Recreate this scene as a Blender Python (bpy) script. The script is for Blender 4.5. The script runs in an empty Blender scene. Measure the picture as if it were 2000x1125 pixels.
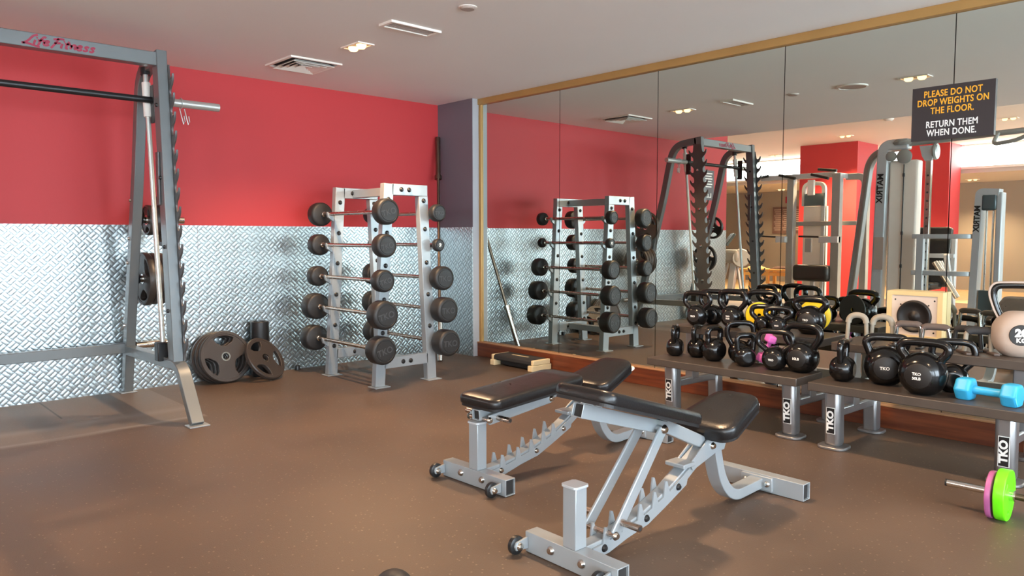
import bpy, bmesh, math, random
from mathutils import Vector, Matrix, Quaternion
from mathutils.noise import noise as mnoise

C = bpy.context.scene.collection
SC = bpy.context.scene
PI = math.pi
random.seed(7)

# ------------------------------------------------------------------ camera
cam_d = bpy.data.cameras.new('camera')
cam = bpy.data.objects.new('camera', cam_d)
C.objects.link(cam)
_fw = Vector((0.6808, 0.7293, -0.0684)).normalized()
_rt = Vector((0.7307, -0.6827, -0.0006))
_rt = (_rt - _fw * _rt.dot(_fw)).normalized()
_up = _rt.cross(_fw)
cam.matrix_world = Matrix(((_rt.x, _up.x, -_fw.x, -4.6582), (_rt.y, _up.y, -_fw.y, -5.9539),
                           (_rt.z, _up.z, -_fw.z, 1.1345), (0, 0, 0, 1)))
cam_d.sensor_width = 36
cam_d.lens = 1473.17 / 2000 * 36
cam_d.clip_start = 0.05
SC.camera = cam

# ------------------------------------------------------------------ world, exposure
w = bpy.data.worlds.new('world'); SC.world = w; w.use_nodes = True
w.node_tree.nodes['Background'].inputs[0].default_value = (0.75, 0.87, 1, 1)
w.node_tree.nodes['Background'].inputs[1].default_value = 1.0
vs = SC.view_settings
vs.view_transform = 'Standard'; vs.look = 'None'; vs.exposure = 0.45; vs.gamma = 1.0
vs.use_curve_mapping = False
SC.cycles.sample_clamp_indirect = 4.0
SC.cycles.max_bounces = 9
SC.cycles.glossy_bounces = 6
SC.cycles.diffuse_bounces = 5

WINDOW_STRENGTH = 15.0
COVE_STRENGTH = 14.0
SPOT_W = 84.0
WARM = (1.0, 0.65, 0.37)

# ------------------------------------------------------------------ materials
def s2l(c):
    return tuple((v / 12.92 if v <= 0.04045 else ((v + 0.055) / 1.055) ** 2.4) for v in c)

def rgb(r, g, b):
    return s2l((r / 255, g / 255, b / 255))

def nd(nt, t, **kw):
    n = nt.nodes.new(t)
    for k, v in kw.items():
        setattr(n, k, v)
    return n

def mth(nt, op, a, b=None, c=None):
    n = nt.nodes.new('ShaderNodeMath'); n.operation = op
    for i, v in enumerate((a, b, c)):
        if v is None: continue
        if isinstance(v, (int, float)): n.inputs[i].default_value = v
        else: nt.links.new(v, n.inputs[i])
    return n.outputs[0]

MATS = {}
def mat(name, col, rough=0.5, metal=0.0, var=0.12, scale=14, bump=0.0, coat=0.0, spec=None, bscale=None):
    m = bpy.data.materials.new(name); m.use_nodes = True
    nt = m.node_tree; b = nt.nodes['Principled BSDF']
    tc = nd(nt, 'ShaderNodeTexCoord')
    no = nd(nt, 'ShaderNodeTexNoise'); no.inputs['Scale'].default_value = scale
    no.inputs['Detail'].default_value = 5
    nt.links.new(tc.outputs['Object'], no.inputs['Vector'])
    mr = nd(nt, 'ShaderNodeMapRange')
    mr.inputs['To Min'].default_value = 1 - var; mr.inputs['To Max'].default_value = 1 + var
    nt.links.new(no.outputs['Fac'], mr.inputs['Value'])
    mx = nd(nt, 'ShaderNodeVectorMath', operation='SCALE')
    mx.inputs[0].default_value = col[:3]
    nt.links.new(mr.outputs[0], mx.inputs['Scale'])
    nt.links.new(mx.outputs[0], b.inputs['Base Color'])
    b.inputs['Metallic'].default_value = metal
    rr = nd(nt, 'ShaderNodeMapRange')
    rr.inputs['To Min'].default_value = max(0.02, rough - 0.06); rr.inputs['To Max'].default_value = rough + 0.06
    nt.links.new(no.outputs['Fac'], rr.inputs['Value'])
    nt.links.new(rr.outputs[0], b.inputs['Roughness'])
    if coat: b.inputs['Coat Weight'].default_value = coat
    if spec is not None: b.inputs['Specular IOR Level'].default_value = spec
    if bump:
        n2 = nd(nt, 'ShaderNodeTexNoise'); n2.inputs['Scale'].default_value = bscale or scale * 6
        nt.links.new(tc.outputs['Object'], n2.inputs['Vector'])
        bp = nd(nt, 'ShaderNodeBump'); bp.inputs['Strength'].default_value = bump
        bp.inputs['Distance'].default_value = 0.002
        nt.links.new(n2.outputs['Fac'], bp.inputs['Height'])
        nt.links.new(bp.outputs[0], b.inputs['Normal'])
    MATS[name] = m
    return m

def emat(name, col, strength):
    m = bpy.data.materials.new(name); m.use_nodes = True
    nt = m.node_tree; nt.nodes.remove(nt.nodes['Principled BSDF'])
    e = nd(nt, 'ShaderNodeEmission')
    e.inputs[0].default_value = (*col, 1); e.inputs[1].default_value = strength
    nt.links.new(e.outputs[0], nt.nodes['Material Output'].inputs[0])
    return m

M_silver = mat('silver_paint', rgb(154, 161, 165), 0.34, 0.25, 0.06, 9, coat=0.3)
M_grey = mat('grey_paint', rgb(110, 115, 116), 0.36, 0.3, 0.07, 9, coat=0.2)
M_machine = mat('machine_grey_paint', rgb(186, 192, 196), 0.35, 0.2, 0.06, 9, coat=0.2)
M_machine_dark = mat('machine_grey_dark', rgb(150, 152, 150), 0.4, 0.2, 0.08, 9)
M_plate = mat('hook_plate_steel', rgb(98, 96, 96), 0.4, 0.5, 0.15, 11)
M_chrome = mat('chrome', rgb(214, 212, 206), 0.14, 1.0, 0.05, 20)
M_brushed = mat('brushed_steel', rgb(206, 210, 206), 0.38, 0.7, 0.06, 20)
M_barsteel = mat('bar_steel', rgb(188, 172, 160), 0.26, 1.0, 0.1, 30)
M_bronze = mat('oxidised_steel', rgb(120, 104, 92), 0.32, 1.0, 0.15, 25)
M_rubber = mat('black_rubber', rgb(38, 37, 37), 0.5, 0.0, 0.15, 16, bump=0.15)
M_rubber_text = mat('raised_rubber', rgb(66, 67, 69), 0.5, 0.0, 0.1, 16)
M_plate_rubber = mat('brown_black_rubber', rgb(58, 51, 47), 0.42, 0.0, 0.15, 14, bump=0.1)
M_kb = mat('kettlebell_enamel', rgb(14, 13, 13), 0.17, 0.0, 0.2, 12, bump=0.08, bscale=40)
M_kbface = mat('kettlebell_face', rgb(20, 17, 16), 0.45, 0.0, 0.15, 14)
M_pad = mat('black_vinyl', rgb(26, 25, 26), 0.3, 0.0, 0.1, 22, bump=0.25, bscale=160)
M_piping = mat('pad_board', rgb(30, 29, 30), 0.5, 0.0, 0.1, 20)
M_foam = mat('black_foam', rgb(38, 37, 38), 0.75, 0.0, 0.15, 30, bump=0.3)
M_foam_grey = mat('worn_foam', rgb(142, 134, 120), 0.8, 0.0, 0.2, 30, bump=0.35)
M_foam_brown = mat('brown_foam', rgb(88, 76, 70), 0.75, 0.0, 0.2, 30, bump=0.3)
M_black = mat('black_plastic', rgb(30, 30, 31), 0.38, 0.0, 0.12, 18)
M_white = mat('white_paint', rgb(232, 228, 220), 0.5, 0.0, 0.04, 9)
M_cream = mat('cream_plastic', rgb(222, 202, 160), 0.5, 0.0, 0.08, 12)
M_birch = mat('speaker_wood', rgb(226, 196, 140), 0.5, 0.0, 0.08, 7)
M_baffle = mat('speaker_baffle', rgb(212, 194, 178), 0.6, 0.0, 0.05, 14)
M_cone = mat('speaker_cone', rgb(26, 22, 20), 0.45, 0.0, 0.1, 18)
M_yellow = mat('yellow_vinyl', rgb(240, 200, 20), 0.42, 0.0, 0.06, 16)
M_pink = mat('pink_vinyl', rgb(224, 110, 196), 0.42, 0.0, 0.06, 16)
M_blue = mat('blue_vinyl', rgb(52, 166, 214), 0.42, 0.0, 0.06, 16, bump=0.1)
M_lime = mat('lime_plastic', rgb(110, 240, 24), 0.35, 0.0, 0.06, 16)
M_mauve = mat('mauve_plastic', rgb(176, 96, 150), 0.4, 0.0, 0.06, 16)
M_greyvinyl = mat('grey_vinyl', rgb(168, 152, 140), 0.55, 0.0, 0.06, 16, bump=0.1)
M_rack = mat('rack_steel', rgb(150, 148, 148), 0.32, 0.7, 0.1, 12)
M_shelf = mat('shelf_rubber', rgb(70, 62, 56), 0.42, 0.1, 0.15, 18, bump=0.12)
M_inkwhite = mat('white_print', rgb(240, 238, 232), 0.5, 0.0, 0.02, 9)
M_inkblack = mat('black_print', rgb(22, 21, 21), 0.45, 0.0, 0.05, 9)
M_inkred = mat('red_print', rgb(150, 34, 62), 0.5, 0.0, 0.05, 9)
M_inkorange = mat('orange_print', rgb(244, 172, 38), 0.5, 0.0, 0.03, 9)
M_sign = mat('sign_board', rgb(42, 35, 37), 0.45, 0.0, 0.04, 9)
M_notice = mat('notice_board', rgb(112, 88, 82), 0.55, 0.0, 0.06, 9)
M_pine = mat('pine_wood', rgb(232, 190, 112), 0.5, 0.0, 0.1, 5)
M_cloth = mat('dark_cloth', rgb(70, 48, 38), 0.9, 0.0, 0.2, 12)
M_cream_cloth = mat('cream_cloth', rgb(226, 196, 140), 0.9, 0.0, 0.2, 12)
M_bulb = emat('bulb_glow', (1.0, 0.58, 0.22), 4.0)
M_vent_white = mat('vent_white', rgb(238, 230, 220), 0.45, 0.0, 0.04, 9)
M_vent_in = mat('vent_inside', rgb(176, 160, 150), 0.6, 0.0, 0.06, 9)
M_dark = mat('dark_void', rgb(36, 34, 33), 0.8, 0.0, 0.05, 9)
M_screen = mat('screen_dark', rgb(70, 86, 90), 0.2, 0.0, 0.1, 9)
M_gold = mat('gold_trim', rgb(178, 140, 84), 0.42, 0.35, 0.12, 6)

def plain_wall(name, col, rough=0.65, var=0.05, scale=1.2, bump=0.15):
    return mat(name, col, rough, 0.0, var, scale, bump=bump, bscale=60)
M_red = plain_wall('red_wall_paint', rgb(192, 55, 58), 0.6)
M_ceiling = plain_wall('ceiling_paint', rgb(236, 232, 228), 0.75, 0.03)
M_ceiling_hall = plain_wall('hall_ceiling_paint', rgb(232, 226, 214), 0.7, 0.03)
M_purple = plain_wall('purple_grey_paint', rgb(104, 98, 106), 0.6)
M_lightgrey = plain_wall('light_grey_paint', rgb(168, 170, 174), 0.6)
M_tan = plain_wall('tan_wall_paint', rgb(150, 142, 130), 0.65)
M_hallwall = plain_wall('hall_wall_paint', rgb(200, 196, 190), 0.7)

def floor_mat():
    m = bpy.data.materials.new('rubber_floor'); m.use_nodes = True
    nt = m.node_tree; b = nt.nodes['Principled BSDF']; L = nt.links.new
    tc = nd(nt, 'ShaderNodeTexCoord')
    big = nd(nt, 'ShaderNodeTexNoise'); big.inputs['Scale'].default_value = 1.3; big.inputs['Detail'].default_value = 6
    L(tc.outputs['Object'], big.inputs['Vector'])
    cr = nd(nt, 'ShaderNodeValToRGB')
    cr.color_ramp.elements[0].position = 0.32; cr.color_ramp.elements[0].color = (*rgb(80, 65, 54), 1)
    cr.color_ramp.elements[1].position = 0.72; cr.color_ramp.elements[1].color = (*rgb(97, 79, 65), 1)
    L(big.outputs['Fac'], cr.inputs[0])
    # pale flecks in the rubber
    vo = nd(nt, 'ShaderNodeTexVoronoi'); vo.inputs['Scale'].default_value = 55
    L(tc.outputs['Object'], vo.inputs['Vector'])
    wn = nd(nt, 'ShaderNodeTexWhiteNoise'); L(vo.outputs['Position'], wn.inputs['Vector'])
    fl = mth(nt, 'MULTIPLY', mth(nt, 'LESS_THAN', vo.outputs['Distance'], 0.2), mth(nt, 'GREATER_THAN', wn.outputs['Value'], 0.72))
    fl = mth(nt, 'MULTIPLY', fl, 0.22)
    mx = nd(nt, 'ShaderNodeMix', data_type='RGBA')
    L(fl, mx.inputs[0]); L(cr.outputs[0], mx.inputs[6]); mx.inputs[7].default_value = (*rgb(196, 172, 144), 1)
    # mat seams by the rack at the left, dusty along the edge
    sep = nd(nt, 'ShaderNodeSeparateXYZ'); L(tc.outputs['Object'], sep.inputs[0])
    X, Y = sep.outputs[0], sep.outputs[1]
    wob = mth(nt, 'MULTIPLY', mth(nt, 'SUBTRACT', big.outputs['Fac'], 0.5), 0.12)
    left = mth(nt, 'LESS_THAN', X, -2.85)
    d1 = mth(nt, 'ABSOLUTE', mth(nt, 'ADD', mth(nt, 'ADD', Y, 1.16), wob))
    dust1 = mth(nt, 'MULTIPLY', mth(nt, 'SUBTRACT', 1.0, mth(nt, 'MINIMUM', mth(nt, 'DIVIDE', d1, 0.05), 1.0)), 0.45)
    d2 = mth(nt, 'ABSOLUTE', mth(nt, 'ADD', mth(nt, 'ADD', Y, 0.86), wob))
    dust2 = mth(nt, 'MULTIPLY', mth(nt, 'SUBTRACT', 1.0, mth(nt, 'MINIMUM', mth(nt, 'DIVIDE', d2, 0.09), 1.0)), 0.25)
    dust = mth(nt, 'MULTIPLY', mth(nt, 'ADD', dust1, dust2), left)
    worn = mth(nt, 'MULTIPLY', mth(nt, 'MULTIPLY', mth(nt, 'GREATER_THAN', Y, -1.16), left), 0.30)
    mx2 = nd(nt, 'ShaderNodeMix', data_type='RGBA')
    L(mth(nt, 'ADD', dust, worn), mx2.inputs[0]); L(mx.outputs[2], mx2.inputs[6])
    mx2.inputs[7].default_value = (*rgb(142, 136, 130), 1)
    seam = mth(nt, 'LESS_THAN', mth(nt, 'ABSOLUTE', mth(nt, 'ADD', X, 3.545)), 0.006)
    seam = mth(nt, 'MULTIPLY', seam, mth(nt, 'GREATER_THAN', Y, -0.64))
    mx3 = nd(nt, 'ShaderNodeMix', data_type='RGBA')
    L(mth(nt, 'MULTIPLY', seam, 0.75), mx3.inputs[0]); L(mx2.outputs[2], mx3.inputs[6]); mx3.inputs[7].default_value = (*rgb(40, 34, 30), 1)
    L(mx3.outputs[2], b.inputs['Base Color'])
    rr = nd(nt, 'ShaderNodeMapRange'); rr.inputs['To Min'].default_value = 0.42; rr.inputs['To Max'].default_value = 0.62
    L(big.outputs['Fac'], rr.inputs['Value']); L(rr.outputs[0], b.inputs['Roughness'])
    fine = nd(nt, 'ShaderNodeTexNoise'); fine.inputs['Scale'].default_value = 220
    L(tc.outputs['Object'], fine.inputs['Vector'])
    bp = nd(nt, 'ShaderNodeBump'); bp.inputs['Strength'].default_value = 0.35; bp.inputs['Distance'].default_value = 0.002
    L(fine.outputs['Fac'], bp.inputs['Height']); L(bp.outputs[0], b.inputs['Normal'])
    return m
M_floor = floor_mat()

def treadplate_mat(name, ax):
    """aluminium tread plate: groups of raised bars that alternate in direction; ax = horizontal axis index"""
    m = bpy.data.materials.new(name); m.use_nodes = True
    nt = m.node_tree; b = nt.nodes['Principled BSDF']; L = nt.links.new
    tc = nd(nt, 'ShaderNodeTexCoord')
    sep = nd(nt, 'ShaderNodeSeparateXYZ'); L(tc.outputs['Object'], sep.inputs[0])
    H, Z = sep.outputs[ax], sep.outputs[2]
    k = 0.7071 / 0.052
    u = mth(nt, 'MULTIPLY', mth(nt, 'ADD', H, Z), k)
    v = mth(nt, 'MULTIPLY', mth(nt, 'SUBTRACT', H, Z), k)
    fu, fv = mth(nt, 'FRACT', u), mth(nt, 'FRACT', v)
    par = mth(nt, 'MODULO', mth(nt, 'ABSOLUTE', mth(nt, 'ADD', mth(nt, 'FLOOR', u), mth(nt, 'FLOOR', v))), 2.0)
    par = mth(nt, 'GREATER_THAN', par, 0.5)
    def mixf(a, c):
        return mth(nt, 'ADD', mth(nt, 'MULTIPLY', a, par), mth(nt, 'MULTIPLY', c, mth(nt, 'SUBTRACT', 1.0, par)))
    along, across = mixf(fu, fv), mixf(fv, fu)
    bars = mth(nt, 'ABSOLUTE', mth(nt, 'SINE', mth(nt, 'MULTIPLY', across, 2 * PI)))
    win = mth(nt, 'SINE', mth(nt, 'MULTIPLY', along, PI))
    h = mth(nt, 'MULTIPLY', mth(nt, 'POWER', bars, 0.8), mth(nt, 'POWER', win, 0.6))
    no = nd(nt, 'ShaderNodeTexNoise'); no.inputs['Scale'].default_value = 3.0; no.inputs['Detail'].default_value = 6
    L(tc.outputs['Object'], no.inputs['Vector'])
    bp = nd(nt, 'ShaderNodeBump'); bp.inputs['Strength'].default_value = 0.48; bp.inputs['Distance'].default_value = 0.0032
    L(h, bp.inputs['Height']); L(bp.outputs[0], b.inputs['Normal'])
    cr = nd(nt, 'ShaderNodeValToRGB')
    cr.color_ramp.elements[0].position = 0.3; cr.color_ramp.elements[0].color = (*rgb(184, 192, 192), 1)
    cr.color_ramp.elements[1].position = 0.7; cr.color_ramp.elements[1].color = (*rgb(204, 213, 215), 1)
    L(no.outputs['Fac'], cr.inputs[0])
    gm = nd(nt, 'ShaderNodeMix', data_type='RGBA'); L(mth(nt, 'MINIMUM', mth(nt, 'MULTIPLY', h, 1.5), 1.0), gm.inputs[0])
    gm.inputs[6].default_value = (*rgb(142, 150, 152), 1); L(cr.outputs[0], gm.inputs[7])
    L(gm.outputs[2], b.inputs['Base Color'])
    b.inputs['Metallic'].default_value = 1.0
    rr = nd(nt, 'ShaderNodeMapRange'); rr.inputs['To Min'].default_value = 0.29; rr.inputs['To Max'].default_value = 0.38
    L(no.outputs['Fac'], rr.inputs['Value']); L(rr.outputs[0], b.inputs['Roughness'])
    return m
M_tread_x = treadplate_mat('tread_plate_aluminium', 0)
M_tread_y = treadplate_mat('tread_plate_aluminium_return', 1)

def mirror_mat():
    m = bpy.data.materials.new('mirror_glass'); m.use_nodes = True
    nt = m.node_tree; b = nt.nodes['Principled BSDF']
    tc = nd(nt, 'ShaderNodeTexCoord')
    no = nd(nt, 'ShaderNodeTexNoise'); no.inputs['Scale'].default_value = 0.8
    nt.links.new(tc.outputs['Object'], no.inputs['Vector'])
    cr = nd(nt, 'ShaderNodeValToRGB')
    cr.color_ramp.elements[0].color = (0.68, 0.73, 0.68, 1); cr.color_ramp.elements[1].color = (0.72, 0.77, 0.72, 1)
    nt.links.new(no.outputs['Fac'], cr.inputs[0]); nt.links.new(cr.outputs[0], b.inputs['Base Color'])
    b.inputs['Metallic'].default_value = 1.0; b.inputs['Roughness'].default_value = 0.0
    return m
M_mirror = mirror_mat()

def wood_mat(name, c1, c2, axis=1, rough=0.4):
    m = bpy.data.materials.new(name); m.use_nodes = True
    nt = m.node_tree; b = nt.nodes['Principled BSDF']; L = nt.links.new
    tc = nd(nt, 'ShaderNodeTexCoord'); mp = nd(nt, 'ShaderNodeMapping')
    sc = [22, 22, 22]; sc[axis] = 1.2
    mp.inputs['Scale'].default_value = sc
    L(tc.outputs['Object'], mp.inputs[0])
    no = nd(nt, 'ShaderNodeTexNoise'); no.inputs['Scale'].default_value = 2.0; no.inputs['Detail'].default_value = 8
    L(mp.outputs[0], no.inputs['Vector'])
    cr = nd(nt, 'ShaderNodeValToRGB')
    cr.color_ramp.elements[0].position = 0.35; cr.color_ramp.elements[0].color = (*c1, 1)
    cr.color_ramp.elements[1].position = 0.7; cr.color_ramp.elements[1].color = (*c2, 1)
    L(no.outputs['Fac'], cr.inputs[0]); L(cr.outputs[0], b.inputs['Base Color'])
    b.inputs['Roughness'].default_value = rough
    return m
M_skirting = wood_mat('skirting_wood', rgb(88, 40, 22), rgb(120, 62, 34))
M_hallfloor = wood_mat('hall_floor_vinyl', rgb(196, 168, 130), rgb(214, 188, 150), 0, 0.45)

# ------------------------------------------------------------------ mesh helpers
def V(*a): return Vector(a)

class MB:
    def __init__(s): s.v, s.f = [], []
    def add(s, vs, fs):
        n = len(s.v); s.v += [Vector(v) for v in vs]; s.f += [[i + n for i in f] for f in fs]; return s
    def box(s, x0, x1, y0, y1, z0, z1):
        vs = [(x, y, z) for z in (z0, z1) for y in (y0, y1) for x in (x0, x1)]
        return s.add(vs, [(0, 2, 3, 1), (4, 5, 7, 6), (0, 1, 5, 4), (2, 6, 7, 3), (0, 4, 6, 2), (1, 3, 7, 5)])
    def path(s, pts, n, wd, ht, caps=True, taper=None):
        """rectangular bar along a polyline; n = normal of the plane of the path, wd along n, ht in plane"""
        pts = [Vector(p) for p in pts]; n = Vector(n).normalized(); k0 = len(s.v); N = len(pts)
        for i, p in enumerate(pts):
            a = (pts[i] - pts[i - 1]).normalized() if i else None
            b = (pts[i + 1] - pts[i]).normalized() if i < N - 1 else None
            t = (a + b).normalized() if a and b else (a or b)
            m = n.cross(t).normalized(); sc = 1.0
            if a and b: sc = 1.0 / max(0.3, t.dot(a))
            tw = 1.0 if taper is None else taper[i]
            for sw, sh in ((-1, -1), (1, -1), (1, 1), (-1, 1)):
                s.v.append(p + n * (sw * wd / 2 * tw) + m * (sh * ht / 2 * sc * tw))
        for i in range(N - 1):
            o = k0 + i * 4
            for j in range(4):
                s.f.append([o + j, o + (j + 1) % 4, o + 4 + (j + 1) % 4, o + 4 + j])
        if caps:
            s.f.append([k0 + 3, k0 + 2, k0 + 1, k0]); o = k0 + (N - 1) * 4; s.f.append([o, o + 1, o + 2, o + 3])
        return s
    def bar(s, p0, p1, wd, ht, n=(0, 0, 1)):
        """straight bar: wd across (perpendicular to n and the axis), ht along n"""
        p0, p1 = Vector(p0), Vector(p1); t = (p1 - p0).normalized(); n = Vector(n)
        side = t.cross(n)
        if side.length < 1e-4: side = t.cross(Vector((1, 0, 0)))
        return s.path([p0, p1], side.normalized(), wd, ht)
    def hollow(s, p0, p1, wd, ht, th, n=(0, 0, 1)):
        p0, p1 = Vector(p0), Vector(p1); t = (p1 - p0).normalized(); n = Vector(n)
        a = t.cross(n).normalized(); b = a.cross(t).normalized(); k = len(s.v)
        for p in (p0, p1):
            for (W, H) in ((wd, ht), (wd - 2 * th, ht - 2 * th)):
                for sa, sb in ((-1, -1), (1, -1), (1, 1), (-1, 1)):
                    s.v.append(p + a * (sa * W / 2) + b * (sb * H / 2))
        for j in range(4):
            q = (j + 1) % 4
            s.f.append([k + j, k + q, k + 8 + q, k + 8 + j])
            s.f.append([k + 4 + q, k + 4 + j, k + 12 + j, k + 12 + q])
            s.f.append([k + q, k + j, k + 4 + j, k + 4 + q])
            s.f.append([k + 8 + j, k + 8 + q, k + 12 + q, k + 12 + j])
        return s
    def tube(s, pts, r, seg=12, caps=True, closed=False):
        pts = [Vector(p) for p in pts]; N = len(pts); k0 = len(s.v)
        rs = r if isinstance(r, (list, tuple)) else [r] * N
        ref = None
        for i, p in enumerate(pts):
            if closed: t = (pts[(i + 1) % N] - pts[i - 1]).normalized()
            else:
                t = ((pts[i + 1] if i < N - 1 else p) - (pts[i - 1] if i else p)).normalized()
            if ref is None:
                ref = t.orthogonal().normalized()
            ref = (ref - t * ref.dot(t)).normalized(); b = t.cross(ref)
            for j in range(seg):
                a = 2 * PI * j / seg
                s.v.append(p + (ref * math.cos(a) + b * math.sin(a)) * rs[i])
        for i in range(N if closed else N - 1):
            o = k0 + i * seg; o2 = k0 + ((i + 1) % N) * seg
            for j in range(seg):
                q = (j + 1) % seg
                s.f.append([o + j, o + q, o2 + q, o2 + j])
        if caps and not closed:
            s.f.append([k0 + j for j in range(seg)][::-1]); o = k0 + (N - 1) * seg; s.f.append([o + j for j in range(seg)])
        return s
    def cyl(s, p0, p1, r, seg=16): return s.tube([p0, p1], r, seg)
    def lathe(s, prof, origin, axis, seg=32):
        """prof: list of (radius, height) along axis; ends at radius 0 close themselves"""
        o = Vector(origin); ax = Vector(axis).normalized(); a = ax.orthogonal().normalized()
        if abs(ax.z) > 0.99: a = Vector((1, 0, 0))
        b = ax.cross(a); k0 = len(s.v); rows = []
        for (r, h) in prof:
            if r < 1e-6:
                rows.append([len(s.v)]); s.v.append(o + ax * h)
            else:
                rows.append(list(range(len(s.v), len(s.v) + seg)))
                for j in range(seg):
                    t = 2 * PI * j / seg
                    s.v.append(o + ax * h + (a * math.cos(t) + b * math.sin(t)) * r)
        for A, B in zip(rows, rows[1:]):
            for j in range(seg):
                q = (j + 1) % seg
                if len(A) == 1 and len(B) == 1: continue
                if len(A) == 1: s.f.append([A[0], B[q], B[j]])
                elif len(B) == 1: s.f.append([A[j], A[q], B[0]])
                else: s.f.append([A[j], A[q], B[q], B[j]])
        return s
    def prism(s, poly, origin, ux, uy, dv):
        """extrude a simple polygon (list of (a, b)) placed at origin with axes ux, uy along the vector dv"""
        o, ux, uy, dv = Vector(origin), Vector(ux), Vector(uy), Vector(dv)
        k = len(s.v); n = len(poly)
        for d in (Vector((0, 0, 0)), dv):
            for (a, b) in poly: s.v.append(o + ux * a + uy * b + d)
        s.f.append([k + i for i in range(n)][::-1]); s.f.append([k + n + i for i in range(n)])
        for i in range(n):
            q = (i + 1) % n; s.f.append([k + i, k + q, k + n + q, k + n + i])
        return s
    def build(s, name, m, parent=None, bevel=0.0, smooth=True, loc=None, shift=None, angle=0.6):
        me = bpy.data.meshes.new(name)
        sh = Vector(shift) if shift is not None else Vector((0, 0, 0))
        me.from_pydata([tuple(v - sh) for v in s.v], [], s.f)
        bm = bmesh.new(); bm.from_mesh(me); bmesh.ops.recalc_face_normals(bm, faces=bm.faces); bm.to_mesh(me); bm.free()
        me.materials.append(m)
        o = bpy.data.objects.new(name, me); C.objects.link(o)
        if parent is not None: o.parent = parent
        if loc is not None: o.location = loc
        if smooth:
            me.shade_smooth(); me.set_sharp_from_angle(angle=angle)
        if bevel:
            b = o.modifiers.new('bevel', 'BEVEL'); b.width = bevel; b.segments = 2; b.limit_method = 'ANGLE'; b.angle_limit = 0.6
            b.harden_normals = False
        return o

def fillet(pts, r, n=6):
    pts = [Vector(p) for p in pts]; out = [pts[0]]
    for i in range(1, len(pts) - 1):
        p = pts[i]; a = (pts[i - 1] - p); b = (pts[i + 1] - p)
        rr = r[i - 1] if isinstance(r, (list, tuple)) else r
        if rr <= 0: out.append(p); continue
        d = min(rr, a.length * 0.49, b.length * 0.49)
        p0, p1 = p + a.normalized() * d, p + b.normalized() * d
        for k in range(n + 1):
            t = k / n
            out.append(p0 * (1 - t) ** 2 + p * 2 * t * (1 - t) + p1 * t ** 2)
    out.append(pts[-1]); return out

def spline(pts, n=6, closed=False):
    P = [Vector(p) for p in pts]; N = len(P); out = []
    rng = range(N if closed else N - 1)
    for i in rng:
        p0 = P[i - 1] if (i or closed) else P[0]; p1 = P[i]; p2 = P[(i + 1) % N]
        p3 = P[(i + 2) % N] if (closed or i + 2 < N) else P[-1]
        for k in range(n):
            t = k / n
            out.append(0.5 * ((2 * p1) + (p2 - p0) * t + (2 * p0 - 5 * p1 + 4 * p2 - p3) * t * t + (3 * p1 - p0 - 3 * p2 + p3) * t ** 3))
    if not closed: out.append(P[-1])
    return out

def curve2d(name, loops, depth, bevel, m, parent, mw=None):
    """flat shape with holes (list of 2-D loops), thickened by depth on both sides"""
    cu = bpy.data.curves.new(name, 'CURVE'); cu.dimensions = '2D'; cu.fill_mode = 'BOTH'
    cu.extrude = depth; cu.bevel_depth = bevel; cu.bevel_resolution = 2
    for lp in loops:
        sp = cu.splines.new('POLY'); sp.points.add(len(lp) - 1); sp.use_cyclic_u = True
        for q, (a, b) in zip(sp.points, lp): q.co = (a, b, 0, 1)
    return curve_to_mesh(name, cu, m, parent, mw)

def curve_to_mesh(name, cu, m, parent, mw=None):
    t = bpy.data.objects.new('tmp', cu); C.objects.link(t)
    dg = bpy.context.evaluated_depsgraph_get(); dg.update()
    me = bpy.data.meshes.new_from_object(t.evaluated_get(dg))
    bpy.data.objects.remove(t); bpy.data.curves.remove(cu)
    me.name = name; me.materials.clear(); me.materials.append(m)
    if mw is not None: me.transform(mw)
    me.shade_smooth(); me.set_sharp_from_angle(angle=0.7)
    o = bpy.data.objects.new(name, me); C.objects.link(o)
    if parent is not None: o.parent = parent
    return o

def frame(origin, ux, uy):
    """matrix that puts local x, y, z on ux, uy, ux x uy at origin"""
    ux = Vector(ux).normalized(); uy = Vector(uy); uy = (uy - ux * uy.dot(ux)).normalized(); uz = ux.cross(uy); o = Vector(origin)
    return Matrix(((ux.x, uy.x, uz.x, o.x), (ux.y, uy.y, uz.y, o.y), (ux.z, uy.z, uz.z, o.z), (0, 0, 0, 1)))

def text(name, body, size, m, parent, mw, depth=0.0008, bold=0.0, shear=0.0, align='CENTER', line=1.0, spacing=1.0, xs=1.0):
    cu = bpy.data.curves.new(name, 'FONT'); cu.body = body; cu.size = size; cu.extrude = depth; cu.offset = bold
    cu.shear = shear; cu.align_x = align; cu.align_y = 'CENTER'; cu.space_line = line; cu.space_character = spacing
    cu.resolution_u = 4
    return curve_to_mesh(name, cu, m, parent, mw @ Matrix.Diagonal((xs, 1, 1, 1)))

def rrect(w, d, r, n=6):
    out = []
    for cx, cy, a0 in ((w / 2 - r, d / 2 - r, 0), (-w / 2 + r, d / 2 - r, 90), (-w / 2 + r, -d / 2 + r, 180), (w / 2 - r, -d / 2 + r, 270)):
        for k in range(n + 1):
            a = math.radians(a0 + 90 * k / n); out.append((cx + r * math.cos(a), cy + r * math.sin(a)))
    return out

def circ(r, n=40, c=(0, 0)):
    return [(c[0] + r * math.cos(2 * PI * i / n), c[1] + r * math.sin(2 * PI * i / n)) for i in range(n)]

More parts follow.
